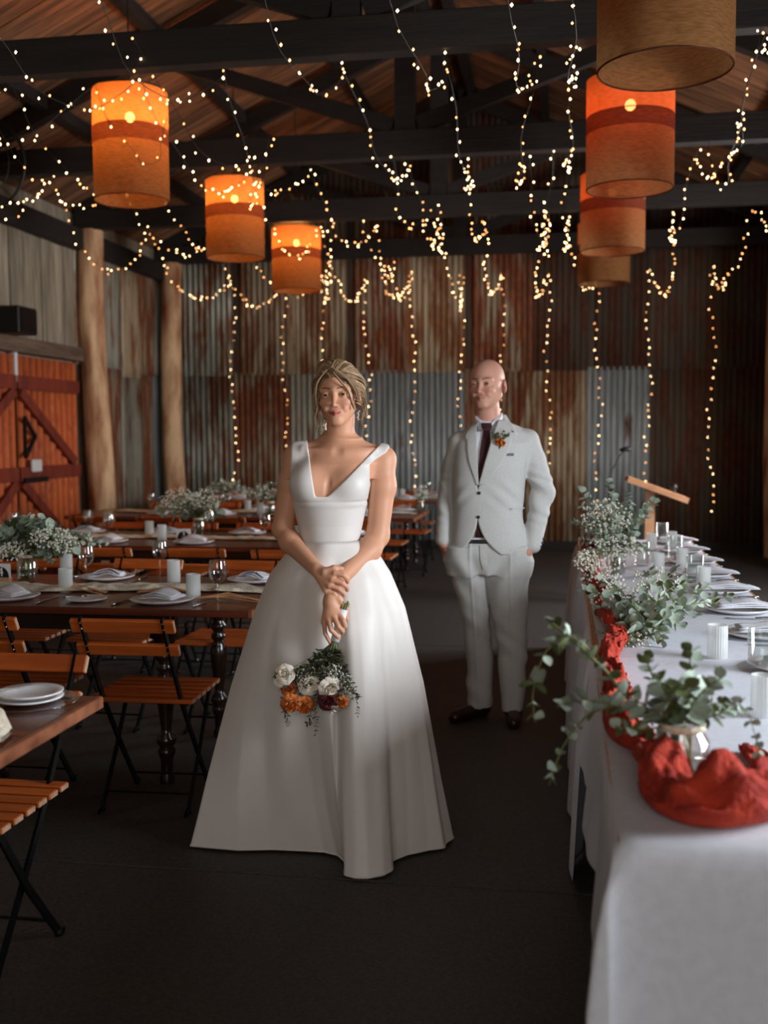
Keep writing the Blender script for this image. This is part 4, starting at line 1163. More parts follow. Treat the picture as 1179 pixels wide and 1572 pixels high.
# roses / dahlias
def rose(parent, loc, r, mat, name, rot, seed, layers=4, spike=0.0):
    rr = random.Random(seed); mb = MB()
    for L in range(layers):
        n = 3 + L; rad = r * (0.28 + 0.72 * L / (layers - 1)); hgt = r * (0.95 - 0.22 * L)
        for k in range(n):
            a0 = 2 * math.pi * (k + 0.5 * L) / n + rr.uniform(-.2, .2); span = 2.3 * math.pi / n
            def fn(u, v, a0=a0, span=span, rad=rad, hgt=hgt, L=L, ph=rr.random() * 6):
                a = a0 + (u - 0.5) * span; e = 1 - (2 * u - 1) ** 2
                q = rad * (0.35 + 0.65 * v ** 0.7) * (1 + 0.25 * max(0, v - 0.75) * 4 * (L / layers)) * (1 + 0.04 * math.sin(u * 9 + ph))
                z = hgt * v * (0.7 + 0.3 * e) - 0.12 * r * L * max(0, v - 0.8) * 5 + spike * v * e * r
                return (q * math.cos(a), q * math.sin(a), z - r * 0.2)
            mb.grid(fn, 7, 5)
    mb.ball((0, 0, r * 0.1), r * 0.3, n=8, m=6)
    o = mb.build(name, mat, parent, smooth=True, kind='stuff'); o.location = loc; o.rotation_euler = rot
    return o
for (px, py, Y, r, m, lab) in ((906, 835, 5.65, 0.045, 'petalred', 'deep red rose at the edge of the head table under the tall bunch'), (912, 868, 5.2, 0.03, 'petalred', 'small burgundy rose lying on the red cloth below the tall bunch')):
    p = at_y(px, py, Y)
    o = rose(None, (p.x, p.y, max(p.z, HZ + 0.07)), r, pm('rose_red', srgb(150, 20, 30), srgb(110, 14, 22), 30, 0.6), 'red_rose', (1.2, 0, 0.2), 3); tag(o, lab, 'flower'); 

# ================================================================== fairy light strings
M['bulbdim'] = emit('fairy_light_bulb_amber', (1.0, 0.40, 0.12), 7.0)
def fairy(points, sags, label, seed, droop_end=None, step=0.115):
    rr = random.Random(seed)
    t = empty('fairy_light_string', points[0]); tag(t, label, 'string lights', 'fairy light strings')
    o0 = Vector(points[0]); line = []
    for i in range(len(points) - 1):
        a, b = Vector(points[i]), Vector(points[i + 1]); n = 16
        wob = rr.uniform(-0.12, 0.12) if len(points) != 5 or seed not in (2, 3, 8) else 0.0
        for k in range(n):
            u = k / n; p = a.lerp(b, u); p.z -= sags[i] * 4 * u * (1 - u); p.x += wob * math.sin(math.pi * u) + 0.02 * math.sin(u * 17 + seed)
            line.append(p)
    line.append(Vector(points[-1]))
    if droop_end is not None:
        e = Vector(points[-1]); n = int((e.z - droop_end) / 0.12)
        for k in range(1, n + 1):
            line.append(Vector((e.x + 0.035 * math.sin(k * 0.45 + seed) + rr.uniform(-.012, .012), e.y, e.z - 0.12 * k)))
    MB().tube([p - o0 for p in line], 0.0022, 4).build('wire', M['wire'], t)
    mb = MB(); acc = 0.0; nxt = 0.0
    for a, b in zip(line[:-1], line[1:]):
        d = (b - a).length
        while nxt <= acc + d:
            p = a.lerp(b, (nxt - acc) / max(d, 1e-6)) - o0
            q = p + Vector((rr.uniform(-.022, .022), rr.uniform(-.022, .022), rr.uniform(-.03, .02)))
            s = 0.0062 * rr.uniform(0.8, 1.2); mb.cur = 0 if rr.random() < 0.66 else 1
            mb.add([(q.x + a_ * s, q.y + b_ * s, q.z + c_ * s * 1.3) for a_, b_, c_ in OCT[0]], OCT[1])
            nxt += step * rr.uniform(0.8, 1.2)
        acc += d
    mb.build('bulbs', [M['bulb'], M['bulbdim']], t, kind='stuff')
BZ = 3.60
xsn = [(-4.24, 'against the far left log post'), (-3.55, 'second from the log posts'), (-3.02, 'third from the log posts'), (-2.46, 'ending behind the bride, nearer the log posts'), (-1.88, 'ending behind the bride on the blue sheets'),
       (-1.27, 'ending between bride and groom'), (-0.76, 'ending just above the groom'), (-0.19, 'ending right behind the groom shoulder'), (0.42, 'running under the red lamps'), (1.02, 'ending behind the lectern'), (1.76, 'on the darkest part of the back wall')]
for i, (X, w) in enumerate(xsn):
    rr = random.Random(i + 5)
    z = lambda: BZ + rr.uniform(-0.03, 0.0)
    XX = {8: 0.03, 2: -3.32}.get(i, X); jj = 0.03 if i in (2, 8, 3) else 0.1
    pts = [(XX + rr.uniform(-jj, jj), 3.9, z()), (XX + rr.uniform(-jj, jj), 6.2, z()), (XX + rr.uniform(-jj, jj), 8.5, z()), (XX + rr.uniform(-.03, .03), 10.8, z()), (X, 13.55, 3.45)]
    fairy(pts, [0.45 + rr.uniform(-.1, .1), rr.uniform(0.3, 0.5), 0.5 + rr.uniform(-.12, .1), 0.5 + rr.uniform(-.1, .1)], 'swagged fairy light string, ' + w, i, 0.35)
# shorter second strands caught up between the trusses
for i, (a, b, c, w) in enumerate((((-4.1, 6.1, 3.6), (-3.0, 6.70, 3.72), (-2.52, 6.74, 3.5), 'draped over the large burlap lamp'), ((-3.35, 6.1, 3.6), (-4.3, 7.6, 3.55), (-4.2, 8.4, 3.6), 'looping under the roof beside the large burlap lamp'),
                              ((-2.45, 6.1, 3.75), (-2.0, 7.4, 3.55), (-2.4, 8.4, 3.6), 'looping beside the large burlap lamp towards the groom'), ((-1.3, 8.4, 3.6), (-1.1, 9.6, 3.5), (-1.25, 10.75, 3.6), 'short loop over the bride between two trusses'),
                              ((-0.1, 8.4, 3.6), (-0.15, 9.6, 3.4), (-0.2, 10.75, 3.6), 'short loop under the third truss right of centre'), ((1.0, 6.1, 3.6), (1.1, 7.3, 3.5), (1.05, 8.4, 3.6), 'short loop beside the red lamps'),
                              ((-2.0, 10.7, 3.6), (-1.9, 12, 3.4), (-1.85, 13.4, 3.5), 'short loop near the back wall above the bride'), ((-2.3, 10.7, 3.6), (-2.6, 12, 3.4), (-3.0, 13.4, 3.5), 'short loop behind the smallest glowing lamp'))):
    fairy([a, b, c], [0.35 + 0.05 * (i % 3), 0.4], 'fairy light strand, ' + w, 40 + i)

# ================================================================== signed distance sculpting
f32 = np.float32
def V3(p): return np.array(p, dtype=f32)
def ln(x): return np.sqrt(np.sum(x * x, axis=-1))
def cap(P, a, b, ra, rb):
    a = V3(a); b = V3(b); ab = b - a; t = np.clip(((P - a) @ ab) / (ab @ ab), 0, 1)
    return ln(P - a - t[..., None] * ab) - (ra + (rb - ra) * t)
def capf(P, a, b, ra, rb, nrm, fl):
    """capsule flattened along nrm by factor fl"""
    a = V3(a); b = V3(b); n = V3(nrm); n = n / np.linalg.norm(n); ab = b - a; t = np.clip(((P - a) @ ab) / (ab @ ab), 0, 1)
    q = P - a - t[..., None] * ab; h = q @ n
    q = q + n * (h * (1 / fl - 1))[..., None]
    return (ln(q) - (ra + (rb - ra) * t)) * fl * 1.25
def ell(P, c, r, Rm=None):
    q = P - V3(c)
    if Rm is not None: q = q @ Rm
    r = V3(r); k0 = ln(q / r); k1 = ln(q / (r * r)) + 1e-9
    return k0 * (k0 - 1) / k1
def smin(a, b, k):
    h = np.clip(0.5 + 0.5 * (b - a) / k, 0, 1); return b + (a - b) * h - k * h * (1 - h)
def smax(a, b, k): return -smin(-a, -b, k)
def chain(P, pts, rs, k=0.0):
    d = None
    for i in range(len(pts) - 1):
        e = cap(P, pts[i], pts[i + 1], rs[i], rs[i + 1])
        d = e if d is None else (np.minimum(d, e) if k == 0 else smin(d, e, k))
    return d
def prof(P, Z, A, B, CU, CW, pw=2.0):
    """stack of superellipses: half widths A, half depths B, centres CU, CW at heights Z (ascending)"""
    z = P[..., 2]; a = np.interp(z, Z, A); b = np.interp(z, Z, B); cu = np.interp(z, Z, CU); cw = np.interp(z, Z, CW)
    x = np.abs((P[..., 0] - cu) / a); y = np.abs((P[..., 1] - cw) / b)
    k = (x ** pw + y ** pw) ** (1 / pw)
    d = (k - 1) * np.minimum(a, b)
    dz = np.maximum(Z[0] - z, z - Z[-1])
    return np.maximum(d, dz)
def nz3(P, s, seed=0.0):
    """cheap smooth pseudo noise from sines"""
    x, y, z = P[..., 0] * s + seed, P[..., 1] * s + seed * 1.7, P[..., 2] * s + seed * 2.3
    return (np.sin(x * 1.7 + 1.3 * np.sin(y * 1.1)) + np.sin(y * 1.9 + 1.2 * np.sin(z * 1.3)) + np.sin(z * 1.6 + 1.4 * np.sin(x * 0.9))) / 3

def surf(f, lo, hi, h):
    lo = np.array(lo, float); hi = np.array(hi, float); B = 8
    nb = np.ceil((hi - lo) / (h * B)).astype(int); n = nb * B + 1
    cs = [lo[i] + (np.arange(nb[i]) + 0.5) * h * B for i in range(3)]
    C = np.stack(np.meshgrid(*cs, indexing='ij'), -1).astype(f32)
    dc = f(C.reshape(-1, 3)).reshape(nb)
    act = np.abs(dc) < h * B * 1.25 + 0.006
    D = np.where(dc > 0, 1.0, -1.0).astype(f32)
    D = np.repeat(np.repeat(np.repeat(D, B, 0), B, 1), B, 2)
    D = np.pad(D, ((0, 1), (0, 1), (0, 1)), mode='edge')
    idx = np.argwhere(act)
    g = np.arange(B + 1); G = np.stack(np.meshgrid(g, g, g, indexing='ij'), -1).reshape(-1, 3)
    for s in range(0, len(idx), 700):
        ii = idx[s:s + 700]
        pts = (ii[:, None, :] * B + G[None])
        P = (lo + pts * h).astype(f32)
        d = f(P.reshape(-1, 3))
        pf = pts.reshape(-1, 3)
        D[pf[:, 0], pf[:, 1], pf[:, 2]] = d
    S = D < 0
    nx, ny, nz = D.shape
    cnt = np.zeros((nx - 1, ny - 1, nz - 1), np.int8)
    for a in (0, 1):
        for b in (0, 1):
            for c in (0, 1): cnt += S[a:nx - 1 + a, b:ny - 1 + b, c:nz - 1 + c]
    cell = (cnt > 0) & (cnt < 8)
    ci = np.argwhere(cell); N = len(ci)
    vid = -np.ones(cell.shape, np.int32); vid[cell] = np.arange(N)
    acc = np.zeros((N, 3)); w = np.zeros(N)
    for ax in range(3):
        o1, o2 = [(1, 2), (0, 2), (0, 1)][ax]
        for a in (0, 1):
            for b in (0, 1):
                off = np.zeros(3, int); off[o1] = a; off[o2] = b
                p = ci + off; q = p.copy(); q[:, ax] += 1
                d0 = D[p[:, 0], p[:, 1], p[:, 2]]; d1 = D[q[:, 0], q[:, 1], q[:, 2]]
                m = (d0 < 0) != (d1 < 0)
                t = d0[m] / (d0[m] - d1[m]); v = p[m].astype(float); v[:, ax] += t
                acc[m] += v; w[m] += 1
    V = lo + acc / w[:, None] * h
    F = []
    for ax in range(3):
        sl0 = [slice(None)] * 3; sl1 = [slice(None)] * 3; sl0[ax] = slice(0, -1); sl1[ax] = slice(1, None)
        ch = S[tuple(sl0)] != S[tuple(sl1)]
        e = np.argwhere(ch)
        o1, o2 = [(1, 2), (2, 0), (0, 1)][ax]
        e = e[(e[:, o1] > 0) & (e[:, o2] > 0) & (e[:, o1] < D.shape[o1] - 1) & (e[:, o2] < D.shape[o2] - 1)]
        def cidx(a, b):
            c = e.copy(); c[:, o1] -= a; c[:, o2] -= b; return vid[c[:, 0], c[:, 1], c[:, 2]]
        q = np.stack([cidx(1, 1), cidx(0, 1), cidx(0, 0), cidx(1, 0)], 1)
        inside = S[e[:, 0], e[:, 1], e[:, 2]]
        q[~inside] = q[~inside][:, ::-1]
        F.append(q[(q >= 0).all(1)])
    return V, np.concatenate(F)

def np_mesh(name, V, F, mat, parent=None, colfn=None, smooth=True, relax=0):
    V = V.copy()
    if relax:
        E = np.concatenate([F[:, [0, 1]], F[:, [1, 2]], F[:, [2, 3]], F[:, [3, 0]]])
        for _ in range(relax):
            A = np.zeros_like(V); c = np.zeros(len(V))
            for a, b in ((0, 1), (1, 0)):
                for k in range(3): A[:, k] += np.bincount(E[:, a], V[E[:, b], k], len(V))
                c += np.bincount(E[:, a], minlength=len(V))
            m = c > 0; V[m] = V[m] * 0.5 + 0.5 * A[m] / c[m][:, None]
    me = bpy.data.meshes.new(name)
    me.vertices.add(len(V)); me.vertices.foreach_set('co', V.astype(f32).ravel())
    me.loops.add(len(F) * 4); me.loops.foreach_set('vertex_index', F.astype(np.int32).ravel())
    me.polygons.add(len(F)); me.polygons.foreach_set('loop_start', (np.arange(len(F)) * 4).astype(np.int32))
    me.polygons.foreach_set('use_smooth', np.ones(len(F), bool))
    me.update(calc_edges=True); me.materials.append(mat)
    if colfn is not None:
        C = colfn(V.astype(f32)); a = me.color_attributes.new('Col', 'FLOAT_COLOR', 'POINT')
        c4_ = np.ones((len(V), 4), f32); c4_[:, :3] = C; a.data.foreach_set('color', c4_.ravel())
    o = bpy.data.objects.new(name, me); COL.objects.link(o)
    if parent is not None: o.parent = parent
    return o

def local_frame(Y0, X0):
    """person frame: u = picture right, w = away from the camera, v = up"""
    a = math.atan2(-X0, Y0)   # turn about z
    ca, sa = math.cos(a), math.sin(a)
    ur = Vector((ca, sa, 0)); wr = Vector((-sa, ca, 0)); O = Vector((X0, Y0, 0))
    def loc(px, py, w=0.0):
        d = ray(px, py); c = Vector((0, 0, CAMH))
        t = (w - (c - O).dot(wr)) / d.dot(wr); p = c + d * t - O
        return (p.dot(ur), w, p.z)
    return a, loc

def pj(f, u, v, w0=-0.6, w1=0.3, lift=0.0):
    """front surface depth of the field f at (u, v) by marching away from the camera"""
    u = np.asarray(u, f32); v = np.asarray(v, f32); w = np.full(u.shape, w0, f32)
    for _ in range(60):
        P = np.stack([u, w, v], -1).reshape(-1, 3)
        d = f(P).reshape(u.shape) - lift
        w = np.minimum(w + np.maximum(d, 0) * 0.8, w1)
    return w

def patch(f, poly_rows, name, mat, parent, lift=0.004, nu=14, thick=0.004, smooth=True):
    """cloth piece lying on field f: rows = list of (v, uL, uR) from top to bottom in the person frame"""
    rows = np.array(poly_rows, float)
    nv = len(rows)
    tt = np.linspace(0, nv - 1, (nv - 1) * 4 + 1)
    v = np.interp(tt, np.arange(nv), rows[:, 0]); L = np.interp(tt, np.arange(nv), rows[:, 1]); Rr = np.interp(tt, np.arange(nv), rows[:, 2])
    s = np.linspace(0, 1, nu)
    U = L[:, None] * (1 - s) + Rr[:, None] * s; Vv = np.repeat(v[:, None], nu, 1)
    Wd = pj(f, U, Vv, lift=lift)
    P = np.stack([U, Wd, Vv], -1).reshape(-1, 3)
    n = len(tt); F = np.array([(j * nu + i, j * nu + i + 1, (j + 1) * nu + i + 1, (j + 1) * nu + i) for j in range(n - 1) for i in range(nu - 1)])
    o = np_mesh(name, P, F, mat, parent)
    solid(o, thick, 0.0)
    return o

def hand_sdf(P, W_, K, n, fingers, thumb, s=1.0, kk=0.006):
    """W_ wrist, K four knuckles (index..little), fingers = list of joint lists after the knuckle, thumb joints"""
    d = None
    for i, k in enumerate(K):
        e = capf(P, tuple(np.array(W_) * 0.85 + np.array(k) * 0.15), k, 0.017 * s, 0.0118 * s, n, 0.72)
        d = e if d is None else smin(d, e, 0.012)
    for i, fj in enumerate(fingers):
        r0 = (0.0088, 0.009, 0.0086, 0.0076)[i] * s
        pts = [K[i]] + list(fj); rs = [r0 * 1.12, r0, r0 * 0.92, r0 * 0.78][:len(pts)]
        d = smin(d, chain(P, pts, rs), kk * 0.6)
    if thumb:
        pts = [tuple(np.array(W_) * 0.7 + np.array(thumb[0]) * 0.3)] + list(thumb)
        d = smin(d, chain(P, pts, [0.015 * s, 0.0125 * s, 0.0105 * s, 0.0085 * s][:len(pts)], 0.004), 0.008)
    return d

# ------------------------------------------------------------------ a head: face towards -y, eye level z = 0
def head_sdf(P, male=False, hs=1.0):
    P = P / hs
    X = P.copy(); X[..., 0] = np.abs(X[..., 0])
    m = 1.0 if male else 0.0
    d = ell(P, (0, 0.014, 0.030), (0.074 + 0.003 * m, 0.094, 0.084))
    d = smin(d, ell(P, (0, -0.022, -0.030), (0.0545 + 0.0085 * m, 0.060, 0.074)), 0.03)
    d = smin(d, cap(X, (0.0425 + 0.0105 * m, -0.004, -0.052), (0.009, -0.062, -0.094), 0.018 + 0.003 * m, 0.0150 + 0.001 * m), 0.026)   # jaw
    d = smin(d, ell(P, (0, -0.072, -0.094), (0.019 + .004 * m, 0.014, 0.014)), 0.014)      # chin
    d = smin(d, ell(X, (0.0355, -0.062, -0.028), (0.0225, 0.020, 0.019)), 0.016)        # cheek
    d = smin(d, cap(X, (0.0, -0.0825, 0.0175), (0.045, -0.066, 0.017), 0.0075, 0.0080), 0.016)    # brow ridge
    d = smax(d, -ell(X, (0.0315, -0.098, -0.001), (0.021, 0.017, 0.0125)), 0.012)     # socket
    d = smin(d, cap(P, (0, -0.080, 0.008), (0, -0.099, -0.030), 0.0070, 0.0078), 0.009)     # nose
    d = smin(d, ell(P, (0, -0.1015, -0.036), (0.0088, 0.0092, 0.0078)), 0.005)
    d = smin(d, ell(X, (0.0105, -0.0925, -0.0395), (0.0062, 0.0085, 0.0062)), 0.005)
    d = smax(d, -ell(X, (0.0055, -0.099, -0.0455), (0.0034, 0.0045, 0.0030)), 0.003)
    # mouth region
    d = smin(d, ell(P, (0, -0.068, -0.064), (0.030, 0.021, 0.019)), 0.012)
    d = smin(d, cap(X, (0.0, -0.0905, -0.0610), (0.0225, -0.0800, -0.0565), 0.0040, 0.0018), 0.0035)
    d = smin(d, cap(X, (0.0, -0.0895, -0.0705), (0.0175, -0.0825, -0.0640), 0.0050, 0.0022), 0.0035)
    d = smax(d, -cap(X, (0.0, -0.0970, -0.0653), (0.0265, -0.0815, -0.0585), 0.0017, 0.0013), 0.002)
    d = smin(d, ell(X, (0.034, -0.067, -0.050), (0.011, 0.013, 0.013)), 0.008)      # smile cheeks
    d = smax(d, -cap(X, (0.0155, -0.0955, -0.043), (0.0285, -0.0845, -0.060), 0.0016, 0.0014), 0.0035)      # smile line
    # lids
    d = smin(d, ell(X, (0.0315, -0.0735, -0.001), (0.0150, 0.0138, 0.0128)), 0.004)
    d = smax(d, -ell(X, (0.0315, -0.0900, -0.0012), (0.0128, 0.0085, 0.0034)), 0.0012)
    # ear
    Re = np.array(Matrix.Rotation(0.35 + 0.3 * m, 3, 'Z'))
    e = ell(X, (0.0770 + .007 * m, 0.010, -0.012), (0.0075, 0.0185, 0.032), Re.astype(f32))
    e = smax(e, -ell(X, (0.087, 0.006, -0.006), (0.007, 0.010, 0.018)), 0.003)
    d = smin(d, e, 0.006)
    return d * hs

def head_col(P, base, lip, brow, browz=0.0205, cheek=None, male=False, hs=1.0):
    P = P / hs
    C = np.tile(np.array(base, f32), (len(P), 1)); x, y, z = np.abs(P[:, 0]), P[:, 1], P[:, 2]
    def mix(m, c):
        m = np.clip(m, 0, 1)[:, None]; C[:] = C * (1 - m) + np.array(c, f32) * m
    front = (y < -0.03)
    if cheek is not None:
        mix(np.exp(-(((x - 0.040) / 0.016) ** 2 + ((z + 0.034) / 0.015) ** 2)) * 0.45 * front, cheek)
        mix(np.exp(-((x / 0.010) ** 2 + ((z + 0.037) / 0.008) ** 2)) * 0.3 * front, cheek)
    zl = -0.0662 + 0.0050 * (x / 0.0255) ** 2
    hh = 0.0072 * np.sqrt(np.clip(1 - (x / 0.0255) ** 2, 0, 1)) * (0.7 if male else 1.0)
    mix(np.clip((hh - np.abs(z - zl)) / 0.0018, 0, 1) * (y < -0.075), lip)
    mix(np.clip(1 - np.abs(z - (zl + 0.0002)) / 0.0014, 0, 1) * (x < 0.023) * (y < -0.07) * 0.7, tuple(v * 0.35 for v in lip))
    bz = browz + 0.004 * np.sin(np.clip((x - 0.012) / 0.034, 0, 1) * 2.4)
    bt = (0.0040 if male else 0.0032) * np.clip((0.052 - x) / 0.02, 0.25, 1)
    mix(np.clip((bt - np.abs(z - bz)) / 0.0014, 0, 1) * (x > 0.011) * (x < 0.050) * front * (0.95), brow)
    # lash line along the lid opening
    q = ((x - 0.0315) / 0.0140) ** 2 + ((z + 0.0012) / 0.0052) ** 2
    mix(np.clip(1 - np.abs(q - 1.0) / 0.45, 0, 1) * (z > -0.003) * front * (0.7 if male else 1.0), tuple(v * 0.3 for v in brow))
    mix(np.clip(1 - np.abs(q - 1.0) / 0.5, 0, 1) * (z <= -0.003) * front * 0.3, tuple(v * 0.5 for v in brow))
    return C

def eyeball(parent, c, r, iris, gaze=(0, -1, 0)):
    mb = MB(); mb.ball((0, 0, 0), r, n=28, m=24)
    me_o = mb.build('eyeball', M['eye'], parent, smooth=True, loc=c)
    me = me_o.data; a = me.color_attributes.new('Col', 'FLOAT_COLOR', 'POINT'); g = Vector(gaze).normalized()
    cols = []
    for v in me.vertices:
        q = math.acos(max(-1, min(1, v.co.normalized().dot(g))))
        c_ = (0.005, 0.005, 0.005) if q < 0.24 else (iris if q < 0.68 else (0.30, 0.27, 0.25))
        cols += [c_[0], c_[1], c_[2], 1]
    a.data.foreach_set('color', cols)
    return me_o

SKIN_F = (0.62, 0.31, 0.19)
SKIN_M = (0.62, 0.32, 0.23)

# ================================================================== the bride
BX, BY = -0.80, 3.72
ba, bl = local_frame(BY, BX)
bride = empty('person', (BX, BY, 0), ba)
tag(bride, 'person in ivory satin gown with deep neckline holding a bouquet low with crossed hands', 'person')
hp = bl(518, 606, -0.015); HROT = Euler((0.02, -0.055, 0.0)).to_matrix() @ Matrix.Rotation(R(-9), 3, 'Z')
HB = np.array(HROT, dtype=f32)
HC = V3(hp)
def b_head(P): return head_sdf((P - HC) @ HB, False, 0.97)
B = lambda x, y, w=0.0: bl(x, y, w)
zz = lambda y: bl(515, y, 0)[2]
TZc = [zz(850), zz(830), zz(805), zz(770), zz(740), zz(712), zz(692), zz(676)]
def hw(l, r, w=0): return (bl(r, 700, w)[0] - bl(l, 700, w)[0]) / 2
def ctr(l, r, w=0): return (bl(r, 700, w)[0] + bl(l, 700, w)[0]) / 2
TLR = [(455, 560), (462, 548), (459, 553), (452, 560), (446, 566), (450, 580), (478, 572), (500, 552)]
TA = [hw(*q) for q in TLR]; TU = [ctr(*q) for q in TLR]
TB = [0.115, 0.095, 0.098, 0.108, 0.108, 0.092, 0.070, 0.055]; TW = [0.0, 0.0, 0.0, -0.005, -0.005, 0.005, 0.015, 0.02]
def b_torso(P):
    d = prof(P, TZc, TA, TB, TU, TW, 2.2)
    c1 = B(473, 742, -0.075); c2 = B(536, 744, -0.075)
    d = smin(d, ell(P, c1, (0.056, 0.050, 0.058)), 0.03)
    d = smin(d, ell(P, c2, (0.058, 0.050, 0.058)), 0.03)
    return d
sh1, sh2 = B(455, 701, 0.02), B(588, 705, 0.02)
el1, el2 = B(434, 812, 0.015), B(580, 822, 0.0)
wr1, wr2 = B(484, 873, -0.185), B(512, 898, -0.20)
def b_neck(P):
    d = cap(P, B(524, 640, 0.012), B(520, 685, 0.022), 0.048, 0.053)
    d = smin(d, cap(P, B(520, 682, 0.03), sh1, 0.040, 0.038), 0.04)
    d = smin(d, cap(P, B(520, 682, 0.03), sh2, 0.040, 0.038), 0.04)
    # collar bones
    d = smin(d, cap(P, B(508, 694, -0.052), B(466, 690, -0.025), 0.006, 0.006), 0.02)
    d = smin(d, cap(P, B(530, 695, -0.052), B(574, 690, -0.025), 0.006, 0.006), 0.02)
    return d
def mid(a, b, t, off=(0, 0, 0)): return tuple(np.array(a) * (1 - t) + np.array(b) * t + np.array(off))
H1n = (0.25, -0.9, 0.35)
K1 = [B(514, 880, -0.236), B(510, 890, -0.240), B(506, 899, -0.240), B(501, 907, -0.236)]
F1 = [[B(527, 883, -0.240), B(533, 889, -0.228), B(534, 894, -0.212)], [B(525, 895, -0.244), B(532, 901, -0.232), B(533, 906, -0.214)],
      [B(520, 904, -0.245), B(527, 910, -0.232), B(528, 914, -0.216)], [B(513, 911, -0.242), B(519, 917, -0.230), B(521, 920, -0.216)]]
T1 = [B(498, 878, -0.222), B(512, 872, -0.222), B(524, 873, -0.215)]
K2 = [B(521, 944, -0.245), B(513, 948, -0.251), B(505, 952, -0.249), B(498, 955, -0.241)]
F2 = [[B(527, 953, -0.262), B(530, 961, -0.255), B(527, 965, -0.240)], [B(519, 961, -0.270), B(526, 969, -0.262), B(525, 973, -0.246)],
      [B(508, 967, -0.268), B(518, 977, -0.262), B(520, 981, -0.246)], [B(499, 972, -0.256), B(506, 985, -0.254), B(510, 991, -0.242)]]
T2 = [B(519, 918, -0.232), B(530, 934, -0.228), B(532, 950, -0.226)]
def b_arms(P):
    d = chain(P, [sh1, mid(sh1, el1, 0.35, (-0.002, 0, 0)), el1, mid(el1, wr1, 0.28, (-0.004, 0.008, -0.01)), wr1], [0.040, 0.0425, 0.036, 0.037, 0.0235], 0.02)
    e = chain(P, [sh2, mid(sh2, el2, 0.35, (0.004, 0, 0)), el2, mid(el2, wr2, 0.25, (0.008, 0.008, -0.01)), mid(wr2, el2, 0.1), wr2], [0.044, 0.047, 0.039, 0.040, 0.026, 0.0235], 0.02)
    e = smin(e, chain(P, [wr2, B(508, 912, -0.224), B(507, 925, -0.232)], [0.0235, 0.022, 0.022]), 0.01)
    h1 = hand_sdf(P, B(486, 875, -0.195), K1, H1n, F1, T1, 1.0)
    h2 = hand_sdf(P, B(507, 918, -0.226), K2, (0.2, -0.95, 0.1), F2, T2, 1.0)
    return smin(d, h1, 0.012), smin(e, h2, 0.012)
def b_body(P):
    d = smin(b_neck(P), b_torso(P), 0.035)
    d = smin(d, b_head(P), 0.014)
    # cleavage
    cl = B(503, 752, -0.135)
    d = smax(d, -capf(P, B(505, 730, -0.128), B(501, 775, -0.142), 0.012, 0.018, (0, 1, 0), 1.6), 0.016)
    a1, a2 = b_arms(P)
    d = smin(d, smin(a1, 1e3, 0.01), 0.022)
    d = smin(d, a2, 0.022)
    return d
zhem = zz(905)
def b_skin(P):
    return np.maximum(b_body(P), 0)  # placeholder
def b_full(P):
    t = smin(b_neck(P), b_torso(P), 0.035)
    t = smax(t, -capf(P, B(505, 728, -0.125), B(501, 778, -0.140), 0.010, 0.017, (0, 1, 0), 1.6), 0.014)
    t = np.maximum(t, zz(846) - P[..., 2])
    t = smin(t, b_head(P), 0.014)
    a1, a2 = b_arms(P)
    # arms join the trunk only near the shoulder
    k = np.where(P[..., 2] > zz(735), 0.03, 0.002)
    t = smin(t, a1, k); t = smin(t, a2, k)
    return t
def b_color(P):
    Q = (P - HC) @ HB / 0.97
    C = head_col((P - HC) @ HB, SKIN_F, (0.40, 0.075, 0.065), (0.11, 0.055, 0.03), cheek=(0.60, 0.24, 0.17), hs=0.97)
    far = (Q[:, 2] < -0.115) | (Q[:, 2] > 0.13)
    C[far] = SKIN_F
    sc = (Q[:, 2] > 0.060) | ((Q[:, 1] > 0.02) & (Q[:, 2] > -0.05))
    C[sc] = (0.20, 0.115, 0.055)
    return C
Vb, Fb = surf(b_full, (-0.30, -0.33, zz(1000)), (0.30, 0.16, zz(545)), 0.0026)
o = np_mesh('body', Vb, Fb, M['skin'], bride, b_color, relax=1)
def hpnt(q, hs=0.97): return tuple(HC + HB @ (V3(q) * hs))
gz = HROT.inverted() @ Vector((0, -1, 0.0))
for s in (-1, 1):
    e = eyeball(bride, hpnt((s * 0.0315, -0.0745, -0.001)), 0.0118 * 0.97, (0.03, 0.036, 0.03)); e.rotation_euler = (0, 0, 0)

